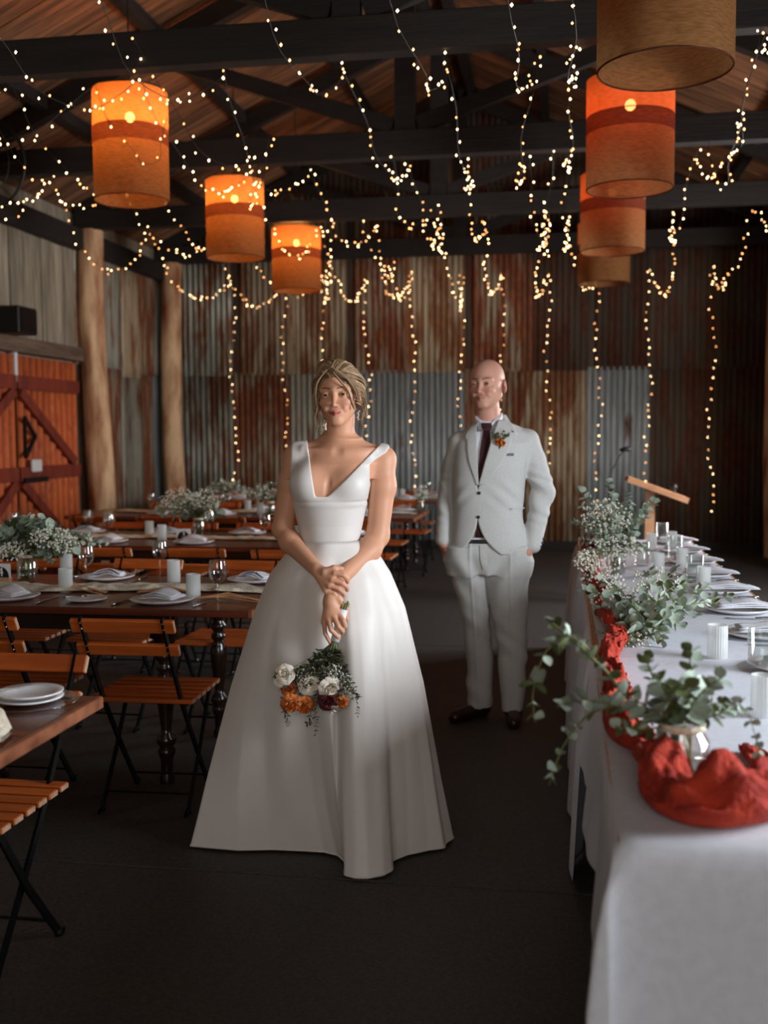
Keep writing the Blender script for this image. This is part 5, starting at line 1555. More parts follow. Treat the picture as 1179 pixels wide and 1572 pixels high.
# ---- bodice: a shell over the torso cut by the neckline
def neck_cut(P):
    """negative where fabric is kept (front view cut)"""
    pts_px = [(443, 678), (464, 677), (470, 700), (481, 752), (484, 762), (500, 763), (508, 755), (533, 722), (572, 690), (584, 684), (598, 694)]
    UV = np.array([[bl(a, b, -0.09)[0], bl(a, b, -0.09)[2]] for a, b in pts_px])
    return UV
NV = neck_cut(None)
def necktop(u):
    return np.interp(u, NV[:, 0], NV[:, 1])
def bod_base(P):
    t = smin(b_neck(P), b_torso(P), 0.035)
    a1, a2 = b_arms(P)
    up = smin(smin(t, a1, 0.03), a2, 0.03)
    s_ = np.clip((P[..., 2] - zz(742)) / (zz(724) - zz(742)), 0, 1)
    return t * (1 - s_) + up * s_
ARM1 = [sh1, mid(sh1, el1, 0.6)]
def b_bodice(P):
    shell = bod_base(P) - 0.0065
    # keep below the neckline: in front use the V, behind a straight back
    u, w, v = P[..., 0], P[..., 1], P[..., 2]
    # signed distance to the V edge, approx by two half planes per side
    a = B(468, 660, -.09); b_ = B(484, 762, -.09); c = B(502, 763, -.09); d_ = B(583, 684, -.09)
    def hpl(p, q):   # distance, positive to the inner (skin) side
        n = np.array([-(q[2] - p[2]), q[0] - p[0]]); n = n / np.linalg.norm(n); return (u - p[0]) * n[0] + (v - p[2]) * n[1]
    cut = smin(smin(hpl(a, b_), hpl(c, d_), 0.004), v - b_[2], 0.006)      # > 0 inside the V
    dd = smax(shell, cut, 0.003)
    # armholes
    yv = [zz(q) for q in (790, 772, 735, 709, 683, 660)]
    lb = np.interp(v, yv, [B(q, 700, -.02)[0] for q in (425, 440, 445, 446, 447, 448)])
    yr = [zz(q) for q in (790, 765, 735, 713, 705, 695, 686, 670)]
    rb = np.interp(v, yr, [B(q, 700, -.02)[0] for q in (600, 575, 567, 567, 577, 593, 599, 600)])
    dd = smax(dd, lb - u, 0.004); dd = smax(dd, u - rb, 0.004)
    ah1 = cap(P, B(429, 700, 0.03), B(432, 722, 0.0), 0.036, 0.040); ah2 = cap(P, B(621, 705, 0.03), B(608, 728, 0.0), 0.050, 0.048)
    # straps end on top of the shoulder; no fabric on the neck
    dd = smax(dd, -(cap(P, B(520, 640, 0.02), B(520, 690, 0.02), 0.085, 0.094)), 0.004)
    dd = np.maximum(dd, zz(842) - v)
    # underbust and waist seams
    dd = dd + 0.0022 * np.exp(-((v - zz(768)) / 0.004) ** 2) + 0.002 * np.exp(-((v - zz(829)) / 0.004) ** 2)
    dd = dd - 0.0015 * np.exp(-((v - zz(774)) / 0.006) ** 2)
    return dd
Vd, Fd = surf(b_bodice, (-0.24, -0.2, zz(846)), (0.24, 0.16, zz(672)), 0.0028)
np_mesh('bodice', Vd, Fd, M['satin'], bride, None, relax=3)

# ---- skirt
pyl = [828, 851, 880, 933, 1049, 1194, 1300]; SL_ = [459, 437, 414, 392, 355, 317, 296]; SR_ = [553, 582, 600, 622, 650, 676, 694]
zs = np.array([bl(500, p, 0)[2] for p in pyl]); zs[-1] = 0.012
ul = np.array([bl(x, p, 0)[0] for x, p in zip(SL_, pyl)]); ur = np.array([bl(x, p, 0)[0] for x, p in zip(SR_, pyl)])
HEMPX = [(296, 1298), (330, 1301), (370, 1304), (420, 1303), (470, 1305), (500, 1307), (520, 1312), (531, 1322), (529, 1342), (545, 1346), (565, 1347), (588, 1342), (602, 1335), (604, 1322), (625, 1311), (655, 1304), (680, 1301), (682, 1294), (694, 1286)]
hem = []
for (a_, b_) in HEMPX:
    p = Matrix.Rotation(-ba, 3, 'Z') @ (at_z(a_, b_, 0.012) - Vector((BX, BY, 0))); hem.append((p.x, p.y))
hu = [h[0] for h in hem]; ha = (max(hu) - min(hu)) / 2; hcu = (max(hu) + min(hu)) / 2
w0_ = 0.5 * (hem[0][1] + hem[-1][1])
back = [(hcu + ha * math.cos(t_), w0_ + 0.42 * math.sin(t_)) for t_ in np.linspace(0, math.pi, 22)[1:-1]]
loop = [((x - hcu) / ha, (y_ ) / ha) for x, y_ in hem + back]
seg = [0.0]
for i in range(len(loop)):
    a_, b_ = loop[i], loop[(i + 1) % len(loop)]; seg.append(seg[-1] + math.hypot(a_[0] - b_[0], a_[1] - b_[1]))
seg = np.array(seg); LU = np.array([p[0] for p in loop] + [loop[0][0]]); LW = np.array([p[1] for p in loop] + [loop[0][1]])
nf = len(hem) - 1; sf = seg[nf] / seg[-1]
def hem_at(u):   # u 0..1, 0..0.5 front from picture left to right, 0.5..1 back
    s_ = (u / 0.5) * sf if u < 0.5 else sf + (u - 0.5) / 0.5 * (1 - sf)
    s_ *= seg[-1]
    return float(np.interp(s_, seg, LU)), float(np.interp(s_, seg, LW))
def skirt_pt(u, z):
    th = math.pi + 2 * math.pi * u
    l = float(np.interp(z, zs[::-1], ul[::-1])); r = float(np.interp(z, zs[::-1], ur[::-1]))
    cu = (l + r) / 2; a = (r - l) / 2; t = max(0.0, 1 - z / zs[0])
    eu, ew = math.cos(th), (0.72 + 0.42 * math.exp(-t / 0.045)) * math.sin(th)
    # smooth the hem shape a little with height
    hu_, hw_ = hem_at(u)
    g = t ** 1.35
    x = eu * (1 - g) + hu_ * g; y = ew * (1 - g) + hw_ * g
    f = 0.0
    f += 0.045 * math.sin(th * 7 + 1 + t) * math.exp(-((t - 0.16) / 0.16) ** 2)
    f += 0.040 * math.sin(th * 5 + 0.8 + 1.6 * t) * min(1, t * 3) * (1 - 0.55 * t)
    f += 0.022 * math.sin(th * 11 + 2.0 - 1.5 * t) * min(1, t * 3) * (1 - 0.4 * t)
    # the long pressed fold starting at the waist
    for (t0, wd, am, st) in ((0.262, 0.016, -0.20, 0.03), (0.285, 0.022, 0.10, 0.03), (0.20, 0.03, 0.05, 0.0), (0.12, 0.02, -0.05, 0.05), (0.37, 0.018, -0.06, 0.05), (0.41, 0.02, 0.03, 0.05)):
        f += am * min(1, max(0, (t - st) / 0.3)) * math.exp(-((u - t0) / wd) ** 2) * (1 - 0.75 * t)
    f += 0.05 * mnoise.noise(Vector((math.cos(th) * 2.4, math.sin(th) * 2.4, z * 2.8 + 3))) * min(1, t * 3)
    f += 0.018 * mnoise.noise(Vector((math.cos(th) * 6, math.sin(th) * 6, z * 5.0 + 3))) * min(1, t * 3)
    edge = min(1.0, abs(y) / max(1e-3, math.hypot(x, y)) * 1.3) ** 1.5
    k = 1 + f * edge * (1 - 0.6 * max(0, (t - 0.9) / 0.1))
    return (cu + a * x * k, a * y * k + (0.0 if z < 0.9 else 0.0), z)
mb = MB(); NU, NVv = 300, 120
def sk(u, v): return skirt_pt(u, 0.008 + (zs[0] - 0.008) * (1 - v))
mb.grid(sk, NU, NVv, wrapu=True)
sko = mb.build('skirt', M['satin'], bride, smooth=True); solid(sko, 0.002, 1.0)
mb = MB(); mb.tube([skirt_pt((k % 260) / 260, 0.012) for k in range(261)], 0.003, 5, caps=False); mb.build('hem', M['satin'], bride, smooth=True)
# shoe tips under the hem
for (px, py) in ((380, 1301), (516, 1308)):
    p = at_z(px, py, 0.012); q = Matrix.Rotation(-ba, 3, 'Z') @ (p - Vector((BX, BY, 0)))
    V_, F_ = surf(lambda P, q=q: np.maximum(smin(ell(P, (q.x, q.y + 0.05, 0.016), (0.030, 0.06, 0.014)), ell(P, (q.x, q.y + 0.13, 0.03), (0.03, 0.06, 0.03)), 0.02), -P[..., 2] + 0.001), (q.x - 0.05, q.y - 0.04, -0.004), (q.x + 0.05, q.y + 0.2, 0.07), 0.004)
    np_mesh('shoe', V_, F_, M['satin'], bride, relax=2)

# ---- hair
def hair_sdf(P):
    Q = (P - HC) @ HB / 0.97
    d = ell(Q, (0, 0.020, 0.034), (0.0835, 0.098, 0.094))
    d = smin(d, ell(Q, (0.045, 0.045, 0.012), (0.046, 0.055, 0.058)), 0.02)     # volume at picture right
    d = smin(d, ell(Q, (0.03, 0.085, -0.012), (0.050, 0.045, 0.048)), 0.02)     # bun behind
    d = smin(d, ell(Q, (-0.02, 0.0, 0.098), (0.045, 0.06, 0.028)), 0.02)
    g = Q[..., 0] * 40 + Q[..., 1] * 95 + Q[..., 2] * 130 + 3.0 * np.sin(Q[..., 0] * 60) + 2 * np.sin(Q[..., 2] * 45)
    d = d + 0.0018 * np.sin(g) + 0.0014 * np.sin(g * 2.3 + 1.0) + 0.003 * nz3(Q, 28)
    # face opening
    fo = ell(Q, (-0.006, -0.098, -0.030), (0.066, 0.085, 0.094))
    d = smax(d, -fo, 0.006)
    low = smax(-(Q[..., 2] + 0.055 - 0.5 * (Q[..., 1] - 0.05)), 1e-3 + 0 * d - 1, 0.001)
    d = smax(d, -(Q[..., 2] + 0.060 + 0.3 * np.minimum(Q[..., 1], 0)), 0.012)
    d = smax(d, -ell(Q, (0.0795, -0.005, -0.028), (0.018, 0.022, 0.024)), 0.005)    # ear lobe shows
    return d * 0.97
def hair_col(P):
    Q = (P - HC) @ HB
    g = np.sin(Q[:, 0] * 60 + Q[:, 1] * 150 + Q[:, 2] * 200 + 3.0 * np.sin(Q[:, 0] * 60)) * 0.5 + 0.5
    g2 = nz3(Q, 60) * 0.5 + 0.5
    m = np.clip(0.55 * g + 0.45 * g2 , 0, 1)[:, None]
    root = np.clip(1 - np.abs(Q[:, 1] + 0.06) / 0.03, 0, 1)[:, None] * 0.5
    C = np.array((0.13, 0.072, 0.036), f32) * (1 - m) + np.array((0.36, 0.23, 0.12), f32) * m
    return C * (1 - 0.5 * root)
Vh, Fh = surf(hair_sdf, (hp[0] - 0.14, -0.16, hp[2] - 0.09), (hp[0] + 0.14, 0.18, hp[2] + 0.14), 0.0028)
hair = np_mesh('hair', Vh, Fh, M['hair'], bride, hair_col)
def locks(lst, name='loose_lock', parent=hair):
    for pts, r, n, spread in lst:
        r *= 0.58; n = int(n * 2.4); spread *= 1.15
        mb = MB(); cols = []
        for k in range(n):
            o3 = Vector((rng.uniform(-1, 1), rng.uniform(-1, 1), rng.uniform(-1, 1))) * spread
            P_ = spline([Vector(hpnt(p)) + o3 * (0.4 + 0.6 * i / len(pts)) for i, p in enumerate(pts)], 14)
            n0 = len(mb.v); mb.tube(P_, [r * (0.7 + 0.3 * math.sin(math.pi * i / 14)) * (1 - 0.5 * i / 14) for i in range(15)], 6)
            c_ = rng.choice(((0.34, 0.21, 0.11), (0.24, 0.135, 0.068), (0.47, 0.32, 0.18), (0.13, 0.07, 0.036)))
            cols += [c_] * (len(mb.v) - n0)
        o = mb.build(name, M['hair'], parent, smooth=True, kind='stuff'); a = o.data.color_attributes.new('Col', 'FLOAT_COLOR', 'POINT')
        a.data.foreach_set('color', [x for c_ in cols for x in (*c_, 1)])
LK = [([(-0.020, -0.078, 0.088), (-0.055, -0.082, 0.050), (-0.068, -0.070, 0.0), (-0.066, -0.066, -0.045), (-0.078, -0.06, -0.085), (-0.068, -0.06, -0.112)], 0.0028, 9, 0.004),
      ([(-0.030, -0.07, 0.085), (-0.066, -0.060, 0.035), (-0.078, -0.048, -0.02), (-0.070, -0.046, -0.06), (-0.074, -0.046, -0.09), (-0.078, -0.044, -0.120)], 0.0026, 8, 0.004),
      ([(-0.060, -0.04, 0.03), (-0.066, -0.05, -0.05), (-0.054, -0.052, -0.09), (-0.052, -0.05, -0.125)], 0.0018, 4, 0.003),
      ([(0.000, -0.086, 0.082), (0.024, -0.092, 0.050), (0.050, -0.082, 0.014), (0.060, -0.066, -0.030), (0.068, -0.05, -0.055)], 0.0024, 8, 0.004),
      ([(0.005, -0.078, 0.090), (0.045, -0.078, 0.060), (0.070, -0.052, 0.020), (0.078, -0.03, -0.02)], 0.0030, 12, 0.006),
      ([(0.080, 0.01, -0.02), (0.088, 0.0, -0.065), (0.080, 0.0, -0.10), (0.088, 0.0, -0.13)], 0.0024, 6, 0.006),
      ([(0.078, 0.03, 0.0), (0.096, 0.02, -0.04), (0.090, 0.02, -0.085)], 0.003, 6, 0.008)]
for k in range(30):   # swept strands over the crown towards the picture right
    a = -1.15 + 2.35 * k / 29
    x0 = 0.05 * math.sin(a); 
    LK.append(([(x0 * 1.0 - 0.006, -0.072 + 0.02 * abs(a), 0.094 - 0.016 * abs(a)), (0.074 * math.sin(a) + 0.006, -0.02, 0.122 - 0.05 * a * a), (0.082 * math.sin(a) + 0.012, 0.05, 0.108 - 0.045 * a * a), (0.07 * math.sin(a) + 0.03, 0.11, 0.05 - 0.02 * a * a)], 0.0028, 3, 0.006))
for k in range(10):
    LK.append(([(0.055 + 0.002 * k, -0.04, 0.075 - 0.012 * k), (0.092, 0.0 + 0.004 * k, 0.055 - 0.012 * k), (0.094, 0.04, 0.03 - 0.012 * k), (0.06, 0.10, 0.0)], 0.0032, 3, 0.005))
    LK.append(([(-0.055 - 0.001 * k, -0.05, 0.070 - 0.011 * k), (-0.086, -0.01 + 0.003 * k, 0.05 - 0.010 * k), (-0.086, 0.03, 0.03 - 0.010 * k), (-0.04, 0.11, 0.0)], 0.0030, 3, 0.005))
locks(LK)
# earrings
for (px, py) in ((498, 649), (551, 634)):
    t_ = MB(); c = B(px, py, -0.03 if px < 520 else -0.02)
    for k in range(5): t_.ball((c[0] + rng.uniform(-.004, .004), c[1], c[2] + 0.006 - 0.007 * k), 0.0042, n=10, m=8)
    t_.build('earring', M['pearl'], bride, smooth=True, kind='stuff')

# ---- bouquet (held: a thing of its own)
def B2w(p): return Matrix.Rotation(ba, 3, 'Z') @ Vector(p) + Vector((BX, BY, 0))
bc = Vector(B(500, 1000, -0.25))
bq = empty('bouquet', B2w(bc), ba); tag(bq, 'bouquet of white roses, orange blooms and dark foliage held upside down against the gown', 'bouquet')
def Q(px, py, w): return Vector(B(px, py, w)) - bc
mb = MB()
for k in range(9):
    a = 2 * math.pi * k / 9; dx, dy = 5 * math.cos(a), 0.010 * math.sin(a)
    mb.tube([Q(530 + dx * 1.1, 922 + rng.uniform(-3, 6), -0.228 + dy), Q(522 + dx, 955, -0.240 + dy), Q(512 + dx * .7, 990, -0.25 + dy), Q(505 + 4 * dx, 1020, -0.27 + 2 * dy)], 0.0034, 6)
mb.build('stems', M['stem'], bq, smooth=True, kind='stuff')
mb = MB(); mb.tube([Q(527, 936, -0.232), Q(522, 955, -0.240), Q(514, 985, -0.25)], [0.0155, 0.0145, 0.0150], 16); mb.build('ribbon_wrap', M['napkin'], bq, smooth=True)
for i, (px, py, r, m_, nm, rot) in enumerate(((436, 1035, 0.034, 'petalwhite', 'white_rose', (1.2, -0.7, 0)), (475, 1051, 0.037, 'petalwhite', 'white_rose', (1.5, -0.1, 0.2)), (507, 1057, 0.038, 'petalwhite', 'white_rose', (1.9, 0.1, 0.4)), (510, 1088, 0.030, 'petalwhite', 'white_rose', (2.8, 0.1, 0)),
      (504, 1077, 0.034, 'petalred', 'burgundy_dahlia', (1.6, 0.1, 0)), (443, 1058, 0.026, 'petalorange', 'orange_bloom', (1.4, -0.5, 0)), (447, 1082, 0.034, 'petalorange', 'orange_bloom', (1.9, -0.4, 0)), (467, 1085, 0.034, 'petalorange', 'orange_bloom', (2.0, 0, 0)), (525, 1078, 0.022, 'petalorange', 'orange_bloom', (1.6, 0.4, 0)), (429, 1045, 0.022, 'petalwhite', 'white_rose', (1.2, -0.9, 0)))):
    rose(bq, Q(px, py, -0.325 + 0.02 * (i % 2)), r * 0.88, M[m_], nm, rot, i, 4 if m_ != 'petalorange' else 5, 0.3 if m_ == 'petalorange' else 0)
stf = {k: MB() for k in ('stem', 'round', 'olive', 'long', 'dark')}
for k in range(92):
    u = rng.uniform(-1, 0.9); tx = 488 + 62 * u; ty = 1062 + rng.uniform(-38, 34) * math.sqrt(1 - u * u * 0.8); w = -0.30 + rng.uniform(-0.05, 0.07)
    pts = [Q(511, 985, -0.25), Q(511 + (tx - 511) * 0.45, 1018, -0.27 + 0.4 * (w + 0.28)), Q(tx, ty, w)]
    add_stem(bq, pts, 0.0013, 8, 0.022, ['dark', 'dark', 'dark', 'olive'], start=0.25, single=False, stuff=stf)
for pp in ([(540, 1050), (548, 1080), (549, 1102)], [(485, 1080), (486, 1105), (484, 1130)], [(440, 1080), (441, 1100), (442, 1115)], [(530, 1050), (545, 1062), (552, 1072)], [(478, 1090), (476, 1108), (470, 1112)], [(440, 1030), (425, 1035), (420, 1040)]):
    add_stem(bq, [Q(511, 990, -0.25)] + [Q(a, b, -0.32) for a, b in pp], 0.0011, 9, 0.019, ['dark'], start=0.3, single=False, stuff=stf)
for k, mb in stf.items():
    if mb.v: mb.build({'stem': 'twigs', 'round': 'leaves', 'olive': 'olive_leaves', 'long': 'long_leaves', 'dark': 'dark_leaves'}[k], {'stem': M['leafblack'], 'round': M['leafgreen'], 'long': M['leafgreen'], 'olive': M['leafdark'], 'dark': M['leafblack']}[k], bq, smooth=True, kind='stuff')
breath(bq, Q(512, 1033, -0.31), (0.034, 0.02, 0.030), 150, 0.0032); breath(bq, Q(532, 1055, -0.31), (0.028, 0.02, 0.045), 120, 0.0028); breath(bq, Q(462, 1032, -0.3), (0.05, 0.02, 0.025), 70, 0.003)

# ================================================================== the groom
GX, GY = -0.345, 5.47
ga, gl = local_frame(GY, GX)
groom = empty('person', (GX, GY, 0), ga)
tag(groom, 'person in a light grey suit with burgundy tie, hands in pockets, standing behind', 'person')
G = lambda x, y, w=0.0: gl(x, y, w)
gp = G(747, 590, -0.02); GROT = Euler((0.0, -0.03, 0.0)).to_matrix() @ Matrix.Rotation(R(-20), 3, 'Z')
GB = np.array(GROT, dtype=f32); GC = V3(gp); GS = 1.10
def g_head(P):
    Qh = (P - GC) @ GB
    d = head_sdf(Qh, True, GS)
    d = smin(d, cap(P, G(748, 620, 0.01), G(750, 652, 0.03), 0.060, 0.064), 0.02)
    return d
def g_color(P):
    C = head_col((P - GC) @ GB, SKIN_M, (0.38, 0.11, 0.085), (0.15, 0.085, 0.05), browz=0.0200, cheek=(0.58, 0.20, 0.14), male=True, hs=GS)
    Qh = (P - GC) @ GB / GS
    # short beard shadow and moustache
    x, y, z = np.abs(Qh[:, 0]), Qh[:, 1], Qh[:, 2]
    mo = np.clip(1 - np.abs(z + 0.0545 + 0.08 * x) / 0.0065, 0, 1) * (x < 0.030) * (y < -0.06) * 0.6
    st = np.clip((-0.052 - z) / 0.02, 0, 1) * (z > -0.125) * (y < 0.03) * 0.13
    for m_, c_ in ((st, (0.36, 0.20, 0.13)), (mo, (0.30, 0.14, 0.08))):
        m_ = m_[:, None]; C[:] = C * (1 - m_) + np.array(c_, f32) * m_
    return C
gs1, gs2 = G(705, 681, 0.02), G(809, 677, 0.02)
ge1, ge2 = G(688, 755, 0.05), G(834, 752, 0.05)
gw1, gw2 = G(681, 828, -0.01), G(817, 836, -0.02)
# hands in pockets: wrists and the visible back of the hand
gr_w, gl_w = G(813, 845, 0.0), G(682, 838, 0.0)
def g_hands(P):
    d = 1e3
    for (wrp, kn_, sgn) in ((G(815, 838, -0.03), [G(809, 858, -0.055), G(811, 859, -0.035), G(812, 860, -0.015), G(812, 860, 0.005)], 1), (G(680, 834, -0.02), [G(686, 850, -0.045), G(684, 851, -0.03), G(683, 852, -0.01), G(682, 852, 0.008)], -1)):
        fi = [[tuple(np.array(k) + np.array((-0.012 * sgn, 0.0, -0.04))), tuple(np.array(k) + np.array((-0.018 * sgn, 0.0, -0.065))), tuple(np.array(k) + np.array((-0.02 * sgn, 0.0, -0.08)))] for k in kn_]
        th = [tuple(np.array(wrp) + np.array((-0.02 * sgn, -0.03, -0.03))), tuple(np.array(wrp) + np.array((-0.035 * sgn, -0.035, -0.055)))]
        e = hand_sdf(P, wrp, kn_, (1, 0, 0.2), fi, th, 1.12)
        e = smin(e, cap(P, tuple(np.array(wrp) + np.array((0.012 * sgn, 0.01, 0.06))), wrp, 0.027, 0.026), 0.01)
        d = np.minimum(d, e)
    return d
def g_skinf(P):
    d = np.minimum(g_head(P), g_hands(P))
    nk = G(750, 665, 0.03)
    for (a_, b_, c_) in ((gs1, ge1, G(680, 834, -0.02)), (gs2, ge2, G(815, 838, -0.03))):
        d = smin(d, chain(P, [nk, a_, b_, c_], [0.04, 0.03, 0.028, 0.024]), 0.01)
    return d
V_, F_ = surf(g_skinf, (-0.34, -0.17, G(750, 885, 0)[2]), (0.34, 0.17, G(750, 548, 0)[2]), 0.003)
np_mesh('body', V_, F_, M['skin'], groom, g_color, relax=1)
def gpnt(q): return tuple(GC + GB @ (V3(q) * GS))
for s in (-1, 1): eyeball(groom, gpnt((s * 0.0315, -0.0745, -0.001)), 0.0118 * GS, (0.04, 0.03, 0.02), (0.15, -1, 0.0))

gz_ = lambda y: G(750, y, 0)[2]
def ghw(l, r): return (G(r, 700)[0] - G(l, 700)[0]) / 2
def gct(l, r): return (G(r, 700)[0] + G(l, 700)[0]) / 2
# shirt collar and front
def shirt_sdf(P):
    d = cap(P, G(749, 632, 0.018), G(750, 665, 0.03), 0.0665, 0.072)
    d = smax(d, (P[..., 2] - gz_(636) - 0.62 * (P[..., 1] - 0.02)), 0.003)
    d = smin(d, prof(P, [gz_(850), gz_(760), gz_(700), gz_(662)], [0.13, 0.135, 0.135, 0.09], [0.10, 0.105, 0.10, 0.07], [gct(690, 800)] * 4, [0, 0, 0, 0.02], 2.3), 0.02)
    # the notch at the front of the collar
    d = smax(d, -capf(P, G(745, 628, -0.09), G(745, 650, -0.10), 0.030, 0.004, (0, 1, 0), 1.8), 0.003)
    return d
V_, F_ = surf(shirt_sdf, (-0.22, -0.15, gz_(850)), (0.22, 0.15, gz_(628)), 0.005)
np_mesh('shirt', V_, F_, M['shirt'], groom, relax=2)
JZ = [gz_(p) for p in (862, 845, 820, 785, 750, 715, 680, 664, 654, 646)]
JLR = [(690, 812), (691, 812), (693, 807), (696, 803), (696, 805), (695, 810), (700, 816), (708, 808), (720, 795), (735, 775)]
JA = [ghw(*q) for q in JLR]; JU = [gct(*q) for q in JLR]
JB_ = [0.135, 0.132, 0.127, 0.122, 0.125, 0.130, 0.120, 0.105, 0.09, 0.08]; JW = [0.0, 0, 0, 0, 0, 0, 0.01, 0.02, 0.025, 0.03]
def sleeves(P):
    wv = 0.0045 * np.sin((P[..., 2] * 85 + P[..., 0] * 50 + 2.5 * np.sin(P[..., 2] * 25))) * np.exp(-((P[..., 2] - ge1[2] + 0.02) / 0.10) ** 2)
    a = chain(P, [gs1, mid(gs1, ge1, 0.4), ge1, gw1], [0.056, 0.057, 0.053, 0.043], 0.012)
    b = chain(P, [gs2, mid(gs2, ge2, 0.4), ge2, gw2], [0.060, 0.062, 0.058, 0.046], 0.012)
    return a + wv, b + wv * 1.5
def jacket_solid(P):
    d = prof(P, JZ[::1], JA, JB_, JU, JW, 2.4)
    d = smin(d, cap(P, G(748, 668, 0.03), gs1, 0.055, 0.052), 0.02)
    d = smin(d, cap(P, G(753, 664, 0.03), gs2, 0.058, 0.056), 0.02)
    v, u = P[..., 2], P[..., 0]
    # strain folds around the button, soft drape
    d = d + 0.0032 * np.sin((v * 70 + np.abs(u - G(736, 755)[0]) * 60)) * np.exp(-((v - gz_(760)) / 0.07) ** 2) * np.clip(np.abs(u - G(736, 700)[0]) * 8, 0, 1) * np.clip(-P[..., 1] * 14 - 0.3, 0, 1)
    d = d + 0.003 * nz3(P, 16, 2.0)
    s1, s2 = sleeves(P)
    d = smin(d, s1, 0.018); d = smin(d, s2, 0.018)
    return d
def g_jacket(P):
    d = jacket_solid(P)
    u, w, v = P[..., 0], P[..., 1], P[..., 2]
    # front opening: V above the button
    bx, bz = G(734, 746, -.12)[0], G(734, 746, -.12)[2]
    tl, tr = G(731, 646, -.12), G(773, 646, -.12)
    def hpl(p, q):
        n = np.array([-(q[1] - p[1]), q[0] - p[0]]); n = n / np.linalg.norm(n); return (u - p[0]) * n[0] + (v - p[1]) * n[1]
    cut = np.minimum(hpl((tl[0], tl[2]), (bx - 0.004, bz)), hpl((bx + 0.004, bz), (tr[0], tr[2])))
    cut = np.minimum(cut, -(w - 0.02))
    d = smax(d, cut, 0.004)
    # cut-away below the second button
    cz = gz_(792); cx = G(733, 795, -.12)[0]
    t_ = np.clip((cz - v) / (cz - gz_(850)), 0, 1.4)
    hwL = 0.012 * t_ + 0.105 * t_ ** 2.6; hwR = 0.03 * t_ + 0.10 * t_ ** 2.6
    ins = np.minimum(np.minimum(u - (cx - hwL), (cx + hwR) - u), cz - v)
    ins = np.minimum(ins, -(w - 0.0))
    d = smax(d, ins, 0.004)
    # hem (the sleeves go lower on their own)
    hem = gz_(848) - v
    s1, s2 = sleeves(P)
    body_only = smax(d, hem, 0.006)
    sl = np.minimum(s1, s2)
    cuff = np.maximum(gw2[2] - 0.006 - v - 0.35 * (u - gw2[0]) * np.sign(u), -1)
    sl = smax(sl, cuff, 0.004)
    d = np.minimum(body_only, sl)
    # hollow inside so the shirt shows in the opening
    core = shirt_sdf(P) - 0.002
    d = smax(d, -core, 0.002)
    d = smax(d, -(g_head(P) - 0.001), 0.002)
    hollow = np.minimum(prof(P, [gz_(1000), gz_(780), gz_(770)], [0.160, 0.14, 0.02], [0.112, 0.105, 0.02], [JU[2]] * 3, [0, 0, 0], 2.4), 1e3)
    d = smax(d, -hollow, 0.002)
    return d
V_, F_ = surf(g_jacket, (-0.36, -0.19, gz_(872)), (0.36, 0.2, gz_(636)), 0.0038)
jk = np_mesh('jacket', V_, F_, M['suit'], groom, relax=2)
# lapels lie on the jacket
def rowsG(L): return [(G(a, y, -.13)[2], G(a, y, -.13)[0], G(b, y, -.13)[0]) for y, a, b in L]
patch(jacket_solid, rowsG([(644, 728, 736), (655, 721, 731), (667, 714, 731.5), (672, 713, 732), (676, 717, 732), (690, 717, 732), (710, 720, 733), (730, 727, 734), (745, 732, 735)]), 'lapel', M['suit'], jk, 0.0045, thick=0.003)
patch(jacket_solid, rowsG([(634, 772, 778), (648, 764, 786), (660, 759, 792), (668, 757, 795), (673, 755, 786), (690, 750, 782), (710, 744, 771), (730, 739, 755), (745, 735, 740)]), 'lapel', M['suit'], jk, 0.0045, thick=0.003)
patch(jacket_solid, rowsG([(696, 768, 789), (700, 768, 789)]), 'breast_pocket', M['suitdark'], jk, 0.003, thick=0.003)
patch(jacket_solid, rowsG([(781, 784, 806), (783, 784, 806)]), 'pocket_flap', M['suit'], jk, 0.005, thick=0.003)
for i, (px, py) in enumerate(((736, 755), (735, 791))):
    c = G(px, py, 0); w = float(pj(jacket_solid, [c[0]], [c[2]])[0])
    o = MB().lathe([(0.0005, 0), (0.008, 0.0005), (0.0085, 0.003), (0.006, 0.004), (0.0005, 0.003)], n=16).build('button', M['black'], jk, smooth=True); o.location = (c[0], w - 0.001, c[2]); o.rotation_euler = (math.pi / 2, 0, 0)
for k in range(3):
    o = MB().ball((0, 0, 0), 0.006, n=8, m=6).build('cuff_button', M['black'], jk, smooth=True); q = G(834 - 2.2 * k, 826 + 6 * k, 0); o.location = (q[0], -0.035, q[2])
# collar wings
patch(shirt_sdf, rowsG([(637, 729, 731), (645, 729, 737), (652, 731, 742), (659, 735, 741)]), 'collar_wing', M['shirt'], groom, 0.006, thick=0.003)
patch(shirt_sdf, rowsG([(633, 770, 773), (643, 760, 771), (652, 752, 766), (659, 753, 761)]), 'collar_wing', M['shirt'], groom, 0.006, thick=0.003)
# tie
def tie_f(P): return shirt_sdf(P) - 0.002
patch(tie_f, rowsG([(649, 739, 754), (655, 739, 755), (662, 742, 752)]), 'tie_knot', M['tie'], groom, 0.012, thick=0.012)
patch(tie_f, rowsG([(661, 742, 752), (690, 737, 753), (720, 734, 752), (760, 732, 752), (790, 730, 750), (826, 729, 750)]), 'tie', M['tie'], groom, 0.006, thick=0.004)
